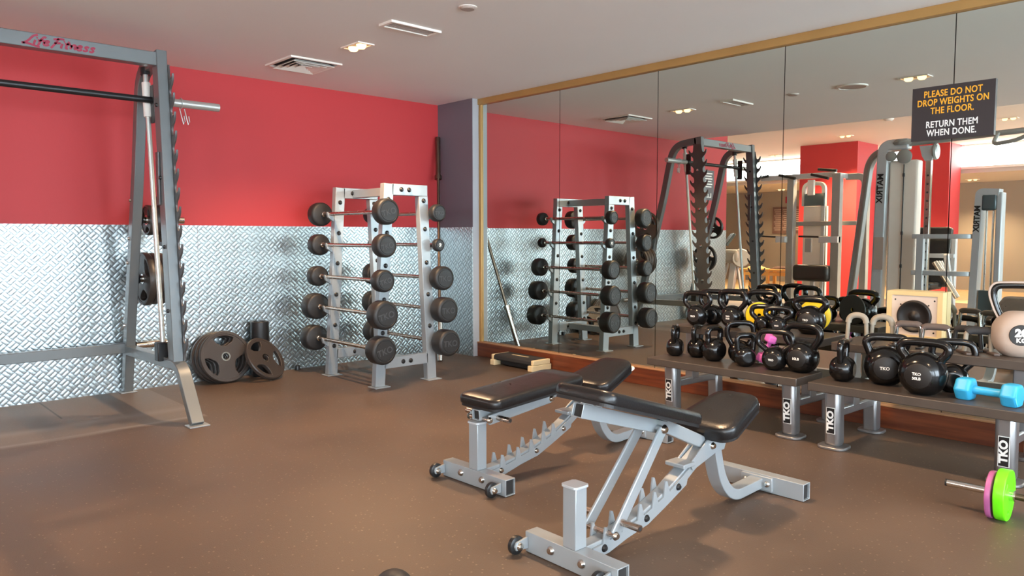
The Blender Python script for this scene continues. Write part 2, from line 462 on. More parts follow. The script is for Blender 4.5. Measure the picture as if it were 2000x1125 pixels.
def thing(name, label, cat, loc=(0, 0, 0), rotz=0.0, group=None):
    o = bpy.data.objects.new(name, None); C.objects.link(o); o.empty_display_size = 0.1
    o.location = loc; o.rotation_euler = (0, 0, rotz)
    return tag(o, label, cat, group)
def tag(o, label, cat, group=None):
    o['label'] = label; o['category'] = cat
    if group: o['group'] = group
    return o
def struct(o, label=None):
    o['kind'] = 'structure'
    if label: o['label'] = label
    return o
def dup(root, label=None, loc=None, rotz=None, group=None):
    r = root.copy(); C.objects.link(r)
    if loc is not None: r.location = loc
    if rotz is not None: r.rotation_euler = (0, 0, rotz)
    if label: r['label'] = label
    if group: r['group'] = group
    for ch in list(root.children):
        c = ch.copy(); C.objects.link(c); c.parent = r
        for g in list(ch.children):
            d = g.copy(); C.objects.link(d); d.parent = c
    return r

# ================================================================== THE SETTING
Hc, Hh, Hf = 2.41, 2.75, 2.25          # ceilings: gym bay, hall, beyond the cove
XM = -4.0                              # edge of the low ceiling
def sbox(name, x0, x1, y0, y1, z0, z1, m, label=None, bevel=0.0):
    return struct(MB().box(x0, x1, y0, y1, z0, z1).build(name, m, bevel=bevel, smooth=False), label)

sbox('floor', -9.6, 0.25, -9.7, 6.3, -0.08, 0.0, M_floor, 'brown-black flecked rubber gym floor')
sbox('floor_hall', -13.3, -9.6, -9.7, 6.3, -0.08, 0.0, M_hallfloor, 'pale floor of the hall beyond the gym')
sbox('ceiling', XM, 0.25, -9.7, 0.0, Hc, Hh + 0.1, M_ceiling, 'low grey-white ceiling over the weights area')
sbox('ceiling_hall', -10.5, XM, -9.7, 6.3, Hh, Hh + 0.1, M_ceiling_hall, 'higher pale ceiling of the hall')
sbox('ceiling_far', -13.3, -10.5, -9.7, 6.3, Hf, Hf + 0.1, M_hallwall, 'low ceiling beyond the cove light')
sbox('trim_cove', -10.6, -10.5, -9.7, 6.3, Hf + 0.1, Hh, M_ceiling_hall, 'bulkhead that carries the cove light')
sbox('wall_back', -5.18, 0.25, 0.0, 0.15, 0.0, Hh, M_red, 'red painted back wall')
sbox('wall_hall', -5.18, -5.0, 0.15, 6.3, 0.0, Hh, M_hallwall)
sbox('wall_north', -13.3, -5.0, 6.2, 6.3, 0.0, Hh, M_tan)
sbox('wall_left', -13.4, -13.2, -9.7, 6.3, 0.0, Hh, M_tan, 'far grey-tan wall')
sbox('wall_right', 0.02, 0.25, -9.7, 0.0, 0.0, Hc, M_dark, 'wall behind the mirrors')
# corner pilaster: purple-grey side, light grey end
sbox('wall_pilaster', -0.0906, 0.02, -0.5218, 0.0, 0.0, Hc, M_purple, 'purple-grey corner pilaster')
sbox('trim_pilaster', -0.0886, 0.0, -0.5238, -0.5218, 0.0, Hc, M_lightgrey, 'light grey end of the corner pilaster')
# tread plate cladding
for i, (a, b) in enumerate(((-5.18, -4.88), (-4.878, -2.44), (-2.438, -0.0906))):
    sbox('trim_cladding', a, b, -0.004, 0.0, 0.0, 1.22, M_tread_x, 'bright tread plate cladding on the back wall')
sbox('trim_cladding_side', -0.0946, -0.0906, -0.5218, 0.0, 0.0, 1.22, M_tread_y, 'tread plate cladding on the corner pilaster')
sbox('trim_3', -0.044, 0.0, -9.6, -0.5238, 0.1285, 0.1365, mat('pale_ledge', rgb(168, 122, 84), 0.5), 'pale edge of the skirting', bevel=0.002)  # separate top strip, paler than the skirting below it
# mirror frame
sbox('trim_1', -0.028, 0.02, -9.6, -0.5238, 2.3555, 2.41, M_gold, 'gold strip above the mirrors', bevel=0.003)
sbox('trim_2', -0.016, 0.02, -0.556, -0.5238, 0.1365, 2.3555, M_gold, 'gold upright strip at the end of the mirrors', bevel=0.003)
sbox('baseboard_right', -0.04, 0.02, -9.6, -0.5238, 0.0, 0.1285, M_skirting, 'red-brown wooden skirting under the mirrors', bevel=0.003)

for (a, b), lab in zip(((-0.556, -1.552), (-1.552, -2.550), (-2.550, -3.541), (-3.541, -4.530), (-4.530, -5.52)),
        ('mirror panel nearest the corner pilaster, behind the aerobic step', 'mirror panel second from the corner pilaster, showing the barbell rack',
         'mirror panel above the left kettlebell rack, showing the toothed lifting frame', 'mirror panel behind the speaker box, under the left part of the sign',
         'mirror panel at the right edge, under the right part of the sign')):
    m = MB().box(0.0, 0.006, b + 0.0025, a - 0.0025, 0.1365, 2.3555).build('mirror_panel', M_mirror, smooth=False)
    tag(m, lab, 'mirror', 'wall mirror panels')

# south wall with daylit windows (behind the camera)
M_pane = emat('daylit_glass', (0.74, 0.88, 1.0), WINDOW_STRENGTH)
wx = [-12.6, -10.2, -7.8, -5.4, -3.0, -0.6]
wb = MB().box(-13.3, 0.25, -9.8, -9.6, 0.0, 0.25).box(-13.3, 0.25, -9.8, -9.6, 2.3, Hh)
for x in [-13.0] + wx[1:-1] + [-0.1]: wb.box(x - 0.3 if x > -13 else -13.3, x + 0.3 if x < -0.2 else 0.25, -9.8, -9.6, 0.25, 2.3)
struct(wb.build('wall_front', M_hallwall, smooth=False), 'window wall of the hall')
edges = [(-12.7, -10.5), (-9.9, -8.1), (-7.5, -5.7), (-5.1, -3.3), (-2.7, -0.4)]
for i, (a, b) in enumerate(edges):
    fr = MB(); mid = (a + b) / 2
    for x in (a, mid - 0.03, b - 0.06): fr.box(x, x + 0.06, -9.72, -9.64, 0.25, 2.3)
    fr.box(a, b, -9.72, -9.64, 0.25, 0.31).box(a, b, -9.72, -9.64, 2.24, 2.3)
    wf = struct(fr.build('window_%d' % (i + 1), M_grey, smooth=False), 'tall daylit window')
    MB().box(a, b, -9.70, -9.69, 0.25, 2.3).build('pane', M_pane, wf, smooth=False)

# cove light along the bulkhead
M_cove = emat('cove_glow', (0.93, 0.98, 1.0), COVE_STRENGTH)
t = thing('cove_light', 'long white cove light along the hall bulkhead, seen in the mirrors', 'light', (-10.5, 0, 2.3))
MB().box(0.0, 0.03, -9.6, 6.2, 0.06, 0.42).build('diffuser', M_cove, t, smooth=False)
MB().box(0.0, 0.05, -9.6, 6.2, 0.42, 0.45).box(0.0, 0.05, -9.6, 6.2, 0.02, 0.06).build('housing', M_white, t, smooth=False)

# ------------------------------------------------------------------ ceiling fittings
def downlight(x, y, z, label, rot=0.0, power=SPOT_W, group='twin downlights', yaw=0.0):
    t = thing('twin_downlight', label, 'ceiling light', (x, y, z), yaw, group)
    fr = MB()
    W, H, th = 0.125, 0.225, 0.014
    fr.box(-W / 2, W / 2, -H / 2, -H / 2 + th, -0.008, 0.0).box(-W / 2, W / 2, H / 2 - th, H / 2, -0.008, 0.0)
    fr.box(-W / 2, -W / 2 + th, -H / 2 + th, H / 2 - th, -0.008, 0.0).box(W / 2 - th, W / 2, -H / 2 + th, H / 2 - th, -0.008, 0.0)
    fr.build('frame', M_vent_white, t, smooth=False)
    MB().box(-W / 2 + th, W / 2 - th, -H / 2 + th, H / 2 - th, -0.002, 0.0).build('tray', M_vent_in, t, smooth=False)
    for dy in (-0.05, 0.05):
        b = MB().lathe([(0.0, -0.030), (0.022, -0.027), (0.031, -0.018), (0.034, -0.002)], (0, dy, 0), (0, 0, 1), 20).build('bulb', M_bulb, t)
        l = bpy.data.lights.new('spot', 'SPOT'); l.energy = power; l.color = WARM; l.spot_size = 2.3; l.spot_blend = 0.7
        l.shadow_soft_size = 0.045
        lo = bpy.data.objects.new('spot', l); C.objects.link(lo); lo.parent = t; lo.location = (0, dy, -0.06)
    return t
downlight(-1.895, -1.475, Hc, 'glowing twin downlight on the gym ceiling between the two air vents')
downlight(-1.92, -3.66, Hc, 'glowing twin downlight mirrored above the warning sign')
downlight(-1.92, -5.85, Hc, 'twin downlight behind the camera over the rubber floor', power=SPOT_W * 0.45)
downlight(-7.67, -0.63, Hh, 'twin downlight mirrored in front of the wide red pillar', power=SPOT_W * 5.0, group='hall downlights')
downlight(-9.6, 1.6, Hh, 'twin downlight mirrored above the pull-down machine, near the cove light', power=SPOT_W * 5.0, group='hall downlights')
downlight(-7.5, -2.94, Hh, 'twin downlight mirrored right of the warning sign', power=SPOT_W * 5.0, group='hall downlights')
downlight(-6.5, -7.2, Hh, 'added unseen twin downlight to brighten the hall, by the windows', power=SPOT_W * 6.0, group='hall downlights')  # extra lamp out of view, added to brighten the hall
downlight(-9.0, -7.6, Hh, 'added unseen twin downlight to brighten the hall, farther from the mirrors', power=SPOT_W * 6.0, group='hall downlights')  # another unseen lamp, also added as fill for the hall
downlight(-12.2, -1.2, Hf, 'twin downlight mirrored at far right by the tan wall', power=SPOT_W * 1.6, group='hall downlights')
downlight(-12.4, 2.9, Hf, 'twin downlight mirrored near the notice board wall', power=SPOT_W * 0.5, group='hall downlights')

t = thing('air_vent', 'square ceiling air diffuser with stepped louvres near the red wall', 'air vent', (-1.9, -0.735, Hc))
fr = MB()
for s in (0, 1):
    a = 0.205
    fr.box(-a, a, (-a if s else a - 0.022), (-a + 0.022 if s else a), -0.012, 0.0)
    fr.box((-a if s else a - 0.022), (-a + 0.022 if s else a), -a + 0.022, a - 0.022, -0.012, 0.0)
fr.build('frame', M_vent_white, t, smooth=False)
MB().box(-0.19, 0.19, -0.19, 0.19, -0.001, 0.0).build('backing', M_dark, t, smooth=False)
for k, a in enumerate((0.165, 0.125, 0.085, 0.045)):
    lv = MB(); z0, z1 = -0.004, -0.026
    b = a - 0.032
    for rot in range(4):
        cs, sn = [(1, 0), (0, 1), (-1, 0), (0, -1)][rot]
        q = [(-a, -a, z1), (a, -a, z1), (b, -b, z0), (-b, -b, z0)]
        lv.add([(x * cs - y * sn, x * sn + y * cs, z) for x, y, z in q], [(0, 1, 2, 3)])
    o = lv.build('louvre', M_vent_white, t, smooth=False)
    so = o.modifiers.new('solid', 'SOLIDIFY'); so.thickness = 0.003
t = thing('air_vent', 'narrow rectangular ceiling air vent with white rim', 'air vent', (-1.892, -2.083, Hc))
fr = MB(); A, B = 0.185, 0.068
fr.box(-A, A, -B, -B + 0.016, -0.014, 0).box(-A, A, B - 0.016, B, -0.014, 0).box(-A, -A + 0.022, -B + 0.016, B - 0.016, -0.014, 0).box(A - 0.022, A, -B + 0.016, B - 0.016, -0.014, 0)
fr.build('frame', M_vent_white, t, smooth=False)
sl = MB().box(-A + 0.02, A - 0.02, -B + 0.014, B - 0.014, -0.003, 0)
for k in range(5): y = -0.04 + k * 0.02; sl.box(-A + 0.03, A - 0.03, y - 0.003, y + 0.003, -0.009, -0.003)
sl.build('grille', M_vent_in, t, smooth=False)
t = thing('smoke_detector', 'small round disc on the ceiling by the top edge', 'smoke detector', (-1.9, -2.64, Hc))
MB().lathe([(0.0, -0.014), (0.036, -0.014), (0.043, -0.009), (0.045, 0.0)], (0, 0, 0), (0, 0, 1), 28).build('disc', M_vent_in, t)
MB().lathe([(0.043, -0.005), (0.051, -0.004), (0.053, 0.0)], (0, 0, 0), (0, 0, 1), 28).build('rim', M_vent_white, t)
t = thing('ceiling_speaker', 'large round ceiling speaker mirrored left of the warning sign', 'ceiling speaker', (-1.92, -3.16, Hc))
MB().lathe([(0.0, -0.006), (0.105, -0.008), (0.108, -0.004)], (0, 0, 0), (0, 0, 1), 36).build('grille', M_vent_in, t)
MB().lathe([(0.105, -0.004), (0.108, -0.012), (0.122, -0.010), (0.125, 0.0)], (0, 0, 0), (0, 0, 1), 36).build('rim', M_vent_white, t)
t = thing('smoke_detector', 'small round detector on the hall ceiling, mirrored left of the sign', 'smoke detector', (-6.345, -1.794, Hh))
MB().lathe([(0.0, -0.03), (0.04, -0.03), (0.06, -0.015), (0.065, 0.0)], (0, 0, 0), (0, 0, 1), 20).build('disc', M_vent_white, t)

# warning sign on the mirrors
t = thing('warning_sign', 'dark sign on the mirrors asking to not drop weights', 'sign', (-0.012, -4.53, 1.82))
MB().box(-0.004, 0.012, -0.206, 0.206, -0.148, 0.148).build('board', M_sign, t, smooth=False)
for k, (body, col) in enumerate((('PLEASE DO NOT', M_inkorange), ('DROP WEIGHTS ON', M_inkorange), ('THE FLOOR.', M_inkorange), ('RETURN THEM', M_inkwhite), ('WHEN DONE.', M_inkwhite))):
    zz = (0.105, 0.058, 0.011, -0.064, -0.111)[k]
    text('lettering', body, 0.050, col, t, frame((-0.0052, 0.0, zz), (0, -1, 0), (0, 0, 1)), 0.0006, 0.0009, xs=0.74, spacing=1.07)

# ================================================================== LIFTING FRAME (guided-bar machine) at the left
XR, XL = -2.965, -4.18                 # outer faces carry the toothed plates
def make_grip_plate(name, R, parent, thick=0.04, m=None, hub=True, mw=None, holes=3, phase=0.0, inner=0.40, outer=0.83):
    """rubber weight plate with grip windows; the disc lies in local x-y, faces +z"""
    m = m or M_plate_rubber
    loops = [circ(R * 0.9, 56)]
    for k in range(holes):
        a0 = phase + 2 * PI * k / holes; hw = 0.54
        lp = []
        ri, ro = inner * R, outer * R
        for q in range(9): a = a0 - hw + 2 * hw * q / 8; lp.append((ro * math.cos(a), ro * math.sin(a)))
        for q in range(9):
            a = a0 + hw * (1 - q / 4.0); rr = ri + (ro - ri) * (0.55 * abs(1 - q / 4.0) ** 2.5)
            lp.append((rr * math.cos(a), rr * math.sin(a)))
        loops.append(lp)
    loops.append(circ(0.0265, 20)[::-1])
    body = curve2d('plate_body', loops, thick * 0.32, 0.004, m, parent, mw)
    rim = MB().lathe([(R * 0.86, -thick * 0.30), (R * 0.88, -thick * 0.5), (R * 0.97, -thick * 0.5), (R, -thick * 0.3), (R, thick * 0.3), (R * 0.97, thick * 0.5), (R * 0.88, thick * 0.5), (R * 0.86, thick * 0.30), (R * 0.86, -thick * 0.30)], (0, 0, 0), (0, 0, 1), 56)
    if mw is not None: rim.v = [mw @ v for v in rim.v]
    rim.build('rim', m, parent)
    if hub:
        h = MB().lathe([(0.026, -thick * 0.45), (0.036, -thick * 0.45), (0.036, thick * 0.45), (0.026, thick * 0.45), (0.026, -thick * 0.45)], (0, 0, 0), (0, 0, 1), 28)
        if mw is not None: h.v = [mw @ v for v in h.v]
        h.build('hub_ring', M_chrome, parent)

rig = thing('lifting_frame', 'grey guided-bar lifting frame with toothed uprights beside the red wall', 'weight machine', (-3.57, -0.9, 0))
SH = (-3.57, -0.9, 0)
def rp_(mb, name, m, bevel=0.004, **k): return mb.build(name, m, rig, bevel=bevel, shift=SH, **k)
FP0, FP1 = (-0.945, 2.285), (-1.075, 0.34)
def fpy(z): return FP1[0] + (FP0[0] - FP1[0]) * (z - FP1[1]) / (FP0[1] - FP1[1])
def side(X, out):
    """one side frame; out = +1 when its outer face looks to +x"""
    xc = X - out * 0.03
    rp_(MB().path([(xc, fpy(0.30), 0.30), (xc, FP0[0], FP0[1])], (1, 0, 0), 0.062, 0.095), 'upright', M_grey)
    leg = fillet([(xc, -0.99, 0.335), (xc, -1.17, 0.335), (xc, -1.40, 0.008)], 0.13, 8)
    rp_(MB().path(leg, (1, 0, 0), 0.075, 0.05), 'front_leg', M_grey)
    rp_(MB().box(xc - 0.06, xc + 0.06, -1.45, -1.36, 0.0, 0.008), 'foot_plate', M_silver, 0.002)
    rp_(MB().path([(xc, -0.09, 0.32), (xc, -1.12, 0.335)], (1, 0, 0), 0.065, 0.065), 'lower_rail', M_grey)
    rear = fillet([(xc, -0.045, 0.0), (xc, -0.195, 0.594), (xc, -0.46, 1.575), (xc, -0.60, 2.215), (xc, -0.93, 2.245)], [0.1, 0.1, 0.20], 8)
    rp_(MB().path(rear, (1, 0, 0), 0.062, 0.075), 'rear_post', M_grey)
    rp_(MB().box(xc - 0.055, xc + 0.055, -0.10, -0.006, 0.0, 0.008), 'foot_plate', M_silver, 0.002)
    # toothed hook plate on the outside of the upright
    zs = [0.44 + 0.117 * k for k in range(15)]
    pts = []
    n0 = (FP0[0] - FP1[0]) / (FP0[1] - FP1[1])
    def side_pts(sgn):
        out_ = [(sgn * 0.058, 0.36)]
        for z in zs:
            out_ += [(sgn * 0.060, z - 0.040), (sgn * 0.074, z - 0.020), (sgn * 0.096, z - 0.004), (sgn * 0.114, z + 0.024), (sgn * 0.121, z + 0.058), (sgn * 0.114, z + 0.060),
                     (sgn * 0.103, z + 0.040), (sgn * 0.086, z + 0.026), (sgn * 0.068, z + 0.028), (sgn * 0.060, z + 0.044)]
        out_.append((sgn * 0.05, 2.20)); return out_
    loop = side_pts(1) + side_pts(-1)[::-1]
    loop = [(a + fpy(z), z) for a, z in loop]
    mw = frame((X + out * 0.006, 0, 0), (0, 1, 0), (0, 0, 1))
    o = curve2d('hook_plate', [loop], 0.005, 0.001, M_plate, rig, Matrix.Translation(-Vector(SH)) @ mw)
    for z in (0.62, 1.02, 1.45, 1.9):
        MB().lathe([(0.0, 0.02), (0.012, 0.018), (0.016, 0.008), (0.016, 0.0)], (X + out * 0.012, fpy(z), z), (out, 0, 0), 12).build('bolt', M_chrome, rig, shift=SH)
        MB().lathe([(0.0, 0.014), (0.010, 0.012), (0.013, 0.0)], (X - out * 0.060, fpy(z), z + 0.05), (-out, 0, 0), 12).build('bolt', M_black, rig, shift=SH)
    # guide rod with its carriage
    def ry(z): return -0.913 + (z - 0.364) / (2.198 - 0.364) * (0.913 - 0.739)
    xr = X - out * 0.045
    xg = X - out * 0.05
    rp_(MB().cyl((xg, ry(0.40), 0.40), (xg, ry(2.20), 2.20), 0.0155), 'guide_rod', M_brushed, 0)
    rp_(MB().cyl((xg, ry(2.17), 2.17), (xg, ry(2.215), 2.215), 0.03), 'rod_collar', M_black, 0)
    rp_(MB().box(xg - 0.045, xg + 0.03, ry(0.38) - 0.035, ry(0.38) + 0.035, 0.34, 0.46), 'rod_buffer', M_black, 0.006)
    rp_(MB().cyl((xg, ry(1.90), 1.90), (xg, ry(2.12), 2.12), 0.026), 'carriage', M_white, 0)
    # catch arm next to the carriage
    rp_(MB().box(xg + out * 0.012, xg + out * 0.026, ry(2.0) - 0.085, ry(2.0) - 0.02, 1.86, 2.10), 'catch_arm', M_black, 0.004)
    # safety stop that hangs on the inside of the upright
    rp_(MB().box(X - out * 0.075, X - out * 0.062, fpy(1.4) + 0.01, fpy(1.4) + 0.05, 1.33, 1.66), 'safety_stop', M_plate, 0.004)
    # plate pegs on the rear post
    for z in (0.345, 0.835, 1.25):
        yy = -0.02 - z * 0.263
        MB().cyl((X, yy, z), (X + out * 0.30, yy, z), 0.024).build('peg', M_chrome, rig, shift=SH)
        MB().lathe([(0.0, 0.02), (0.032, 0.02), (0.04, 0.0)], (X, yy, z), (out, 0, 0), 18).build('peg_collar', M_black, rig, shift=SH)
    for z in (0.5, 0.95, 1.12, 1.38):
        yy = -0.02 - z * 0.263
        MB().lathe([(0.0, 0.012), (0.010, 0.010), (0.012, 0.0)], (xc - out * 0.031, yy, z), (-out, 0, 0), 10).build('bolt', M_chrome, rig, shift=SH)
side(XR, 1); side(XL, -1)
beam = rp_(MB().box(XL + 0.03, XR - 0.03, -0.985, -0.905, 2.19, 2.272), 'top_beam', M_grey)
rp_(MB().box(XL + 0.03, XR - 0.03, -0.14, -0.075, 0.30, 0.37), 'rear_beam', M_grey)
# brush-script maker's lettering on the beam, stroke by stroke
E_ = [(0.0, 0.62), (0.5, 0.75), (0.62, 1.02), (0.36, 1.12), (0.06, 0.75), (0.10, 0.32), (0.42, 0.18), (0.78, 0.42)]
S_ = [(0.62, 0.92), (0.36, 1.10), (0.10, 0.92), (0.30, 0.66), (0.46, 0.44), (0.26, 0.18), (-0.12, 0.30)]
strokes = [[(1.55, 2.05), (1.0, 1.7), (0.55, 0.75), (0.1, 0.2), (-0.25, 0.12)], [(-0.1, 0.16), (0.7, 0.12), (1.7, -0.18), (2.25, -0.34)],
           [(1.42, 1.0), (1.38, 0.28), (1.55, 0.2)], [(1.5, 1.42), (1.62, 1.52)],
           [(2.75, 1.62), (2.5, 1.75), (2.2, 1.3), (2.05, 0.5), (1.95, -0.15)], [(1.75, 0.98), (2.65, 1.06)],
           [(a + 2.6, b_) for a, b_ in E_],
           [(5.2, 1.85), (4.6, 1.9), (3.75, 1.62)], [(4.45, 1.85), (4.15, 0.9), (3.75, -0.15)], [(4.0, 0.95), (4.85, 1.05)],
           [(5.12, 1.0), (5.05, 0.28), (5.22, 0.2)], [(5.25, 1.42), (5.36, 1.52)],
           [(5.95, 1.62), (5.72, 0.5), (5.78, 0.2), (6.0, 0.22)], [(5.45, 1.04), (6.3, 1.1)],
           [(6.42, 1.02), (6.35, 0.2)], [(6.36, 0.6), (6.7, 1.06), (6.98, 0.95), (6.92, 0.4), (7.12, 0.2)],
           [(a + 7.2, b_) for a, b_ in E_], [(a + 8.25, b_) for a, b_ in S_], [(a + 9.15, b_) for a, b_ in S_]]
lw = MB()
for st_ in strokes:
    pp = [Vector((-3.728 + 0.0362 * (a + 0.22 * b_), -0.9858, 2.205 + 0.0285 * b_)) for a, b_ in st_]
    pp = spline(pp, 4) if len(pp) > 2 else pp
    lw.path(pp, (0, 1, 0), 0.0022, 0.0112)
lw.build('lettering', M_inkred, rig, shift=SH, smooth=False)
# the guided bar runs through both carriages
bar = thing('guided_barbell', 'black guided bar with chrome sleeves across the grey lifting frame', 'barbell', (-3.57, -0.80, 2.005))
MB().cyl((-0.57, 0, 0), (0.57, 0, 0), 0.0205).build('shaft', M_black, bar)
for s in (-1, 1):
    MB().cyl((s * 0.57, 0, 0), (s * 0.615, 0, 0), 0.026).build('collar', M_black, bar)
    MB().cyl((s * 0.615, -0.0, 0), (s * 1.0, -0.0, 0), 0.0265, 20).build('sleeve', M_brushed, bar)
cl = thing('spring_clip', 'wire spring clip hanging from the chrome bar sleeve', 'clip', (-2.82, -0.80, 1.975))
MB().tube([(0.0, 0.034 * math.sin(a), 0.03 + 0.034 * math.cos(a)) for a in [2 * PI * k / 20 for k in range(20)]], 0.0032, 6, closed=True).build('coil', M_brushed, cl)
for dx in (-0.008, 0.022):
    MB().tube([(dx, 0.0, -0.004), (dx + 0.008, -0.01, -0.06), (dx + 0.018, -0.012, -0.105), (dx + 0.028, -0.01, -0.085), (dx + 0.024, -0.008, -0.05)], 0.0034, 6).build('handle', M_brushed, cl)

# plates hung on the pegs
def hung_plate(x, z, R, th, label, out=1, nh=3):
    yy = -0.02 - z * 0.263
    p = thing('weight_plate', label, 'weight plate', (x, yy, z - 0.002), 0, 'plates hung on the lifting frame')
    make_grip_plate('plate', R, p, th, mw=frame((0, 0, 0), (0, 1, 0), (0, 0, 1)), phase=0.4, holes=nh)
    return p
hung_plate(-2.905, 0.835, 0.19, 0.045, 'large plate on the middle peg, closest to the grey rear post')
hung_plate(-2.855, 0.835, 0.185, 0.042, 'second plate on the middle peg of the near side')
hung_plate(-2.808, 0.835, 0.185, 0.040, 'third plate on the middle peg of the near side')
hung_plate(-2.763, 0.835, 0.180, 0.036, 'outermost plate on the middle peg of the near side')
hung_plate(-2.90, 1.25, 0.105, 0.042, 'small plate on the top peg next to the grey rear post')
hung_plate(-2.855, 1.25, 0.105, 0.040, 'second small plate on the top peg')
hung_plate(-2.805, 1.25, 0.185, 0.042, 'large plate outside the small plates on the top peg')
hung_plate(-4.28, 1.25, 0.15, 0.045, 'plate on the far top peg, mirrored above the patterned metal', -1)
hung_plate(-4.26, 0.835, 0.185, 0.045, 'plate on the far middle peg, mirrored behind the toothed upright', -1)

# plates that lean on the wall
def lean_plate(c, n, R, th, label, phase=0.0, logo=False):
    p = thing('weight_plate', label, 'weight plate', c, 0, 'plates leaning on the wall')
    n = Vector(n).normalized(); ux = Vector((0, 0, 1)).cross(n).normalized(); uy = n.cross(ux)
    make_grip_plate('plate', R, p, th, mw=frame((0, 0, 0), ux, uy), phase=phase)
    return p
tilt = Vector((0.03, -0.965, 0.26)).normalized()
R0 = 0.202
for k in range(3):
    q = Vector((-2.318 - 0.012 * k, -0.172, 0.2)) - tilt * (0.047 * k) + Vector((0, 0, 0.004 * k))
    lean_plate(tuple(q), tilt, R0, 0.044, ('brown-black grip plate at the front of the stack leaning on the wall', 'middle grip plate in the stack leaning on the wall', 'rearmost grip plate in the stack, touching the wall')[k], PI / 2)
lean_plate((-2.035, -0.262, 0.163), (0.367, -0.783, 0.571), 0.185, 0.036, 'smaller plate tilted sideways against the large leaning plates', 1.9)
fr = thing('foam_roller', 'black roller standing upright behind the tilted plate', 'roller', (-1.992, -0.085, 0))
MB().lathe([(0.0, 0.0), (0.07, 0.0), (0.072, 0.004), (0.072, 0.44), (0.068, 0.445), (0.05, 0.445), (0.048, 0.43), (0.0, 0.43)], (0, 0, 0), (0, 0, 1), 36).build('roller_body', M_black, fr)
ds = thing('door_stop', 'small black stop on the floor at the foot of the wall', 'door stop', (-1.652, -0.055, 0))
MB().lathe([(0.0, 0.0), (0.022, 0.0), (0.022, 0.03), (0.018, 0.04), (0.0, 0.042)], (0, 0, 0), (0, 0, 1), 16).build('stop_body', M_black, ds)

# ================================================================== BARBELL RACK
rk = thing('barbell_rack', 'light grey two-sided barbell rack by the red wall', 'barbell rack', (-1.315, -0.8, 0))
SR = (-1.315, -0.8, 0)
def rb(mb, name, m, bevel=0.003): return mb.build(name, m, rk, bevel=bevel, shift=SR)
Lt, Lb, Rt, Rb = -1.455, -1.555, -1.145, -1.068       # centre lines of the sloping uprights at top and foot
def lx(z): return Lb + (Lt - Lb) * z / 1.53
def rx(z): return Rb + (Rt - Rb) * z / 1.53
ZB = (1.316, 1.066, 0.808, 0.558, 0.299)
for y in (-1.15, -0.45):
    for f_, nm in ((lx, 'upright'), (rx, 'upright')):
        rb(MB().path([(f_(0.006), y, 0.006), (f_(1.445 if f_ is rx else 1.53), y, 1.445 if f_ is rx else 1.53)], (0, 1, 0), 0.055, 0.085), nm, M_silver)
        rb(MB().box(f_(0) - 0.065, f_(0) + 0.065, y - 0.07, y + 0.045, 0, 0.007), 'foot_plate', M_silver, 0.002)
    rb(MB().box(lx(1.49) + 0.03, rx(1.49) + 0.043, y - 0.0275, y + 0.0275, 1.445, 1.53), 'top_crossbar', M_silver)
    rb(MB().box(lx(0.17) + 0.03, rx(0.17) - 0.03, y - 0.0275, y + 0.0275, 0.135, 0.215), 'bottom_crossbar', M_silver)
    sg = -1 if y < -1 else 1
    for z in (1.488, 0.175):
        for x in (-1.345, -1.275):
            for s in (-1, 1):
                MB().lathe([(0.0, 0.016), (0.009, 0.015), (0.013, 0.008), (0.018, 0.004), (0.018, 0.0)], (x, y + s * 0.0275, z), (0, s, 0), 14).build('bolt', M_black, rk, shift=SR)
    for f_ in (lx, rx):
        for z in (1.41, 1.16, 0.915, 0.66, 0.41, 0.24) if f_ is lx else (1.41, 1.19, 0.93, 0.68, 0.43):
            MB().lathe([(0.0, 0.016), (0.009, 0.015), (0.013, 0.008), (0.018, 0.004), (0.018, 0.0)], (f_(z), y - 0.0275, z), (0, -1, 0), 14).build('bolt', M_black, rk, shift=SR)
rb(MB().box(-1.345, -1.275, -1.12, -0.48, 1.45, 1.515), 'top_rail', M_silver)
rb(MB().box(-1.345, -1.275, -1.12, -0.48, 0.145, 0.205), 'bottom_rail', M_silver)
BL = [lx(z) - 0.075 for z in ZB]; BR = [rx(z) + 0.075 for z in ZB]
for y in (-1.15, -0.45):
    for f_, bx, s in ((lx, BL, -1), (rx, BR, 1)):
        for z, x in zip(ZB, bx):
            x0 = f_(z) + s * 0.030
            # little hooked cradle arm
            rb(MB().prism([(0, -0.075), (0, -0.02), (s * 0.030, -0.018), (s * 0.046, -0.014), (s * 0.064, 0.016), (s * 0.072, 0.012), (s * 0.062, -0.030)], (x0, y - 0.012, z), (1, 0, 0), (0, 0, 1), (0, 0.024, 0)), 'cradle', M_silver, 0.0015)

def barbell(x, z, R, Lh, label, side_):
    b = thing('fixed_barbell', label, 'barbell', (x, -0.775, z), 0, 'fixed barbells on the rack')
    MB().cyl((0, -0.49, 0), (0, 0.49, 0), 0.0145).build('shaft', M_barsteel, b)
    for s in (-1, 1):
        y0 = s * 0.42
        MB().lathe([(0.0145, 0.0), (0.021, 0.006), (0.022, 0.02), (0.018, 0.03)], (0, s * 0.405, 0), (0, s, 0), 18).build('collar', M_chrome, b)
        h = MB().lathe([(0.014, 0.0), (R * 0.82, 0.0), (R * 0.95, 0.008), (R, 0.022), (R, Lh - 0.022), (R * 0.97, Lh - 0.010), (R * 0.88, Lh - 0.002), (R * 0.80, Lh), (R * 0.78, Lh - 0.004), (R * 0.70, Lh - 0.004), (R * 0.68, Lh - 0.001), (0.0, Lh - 0.001)], (0, s * 0.435, 0), (0, s, 0), 40).build('head', M_rubber, b, angle=0.9)
        text('raised_text', 'TKO', R * 0.62, M_rubber_text, h, frame((0, s * (0.435 + Lh - 0.0005), -R * 0.06), (-s, 0, 0), (0, 0, 1)) @ Matrix.Rotation(0.0 if side_ else 0.25, 4, 'Z'), 0.0012, 0.001)
    return b
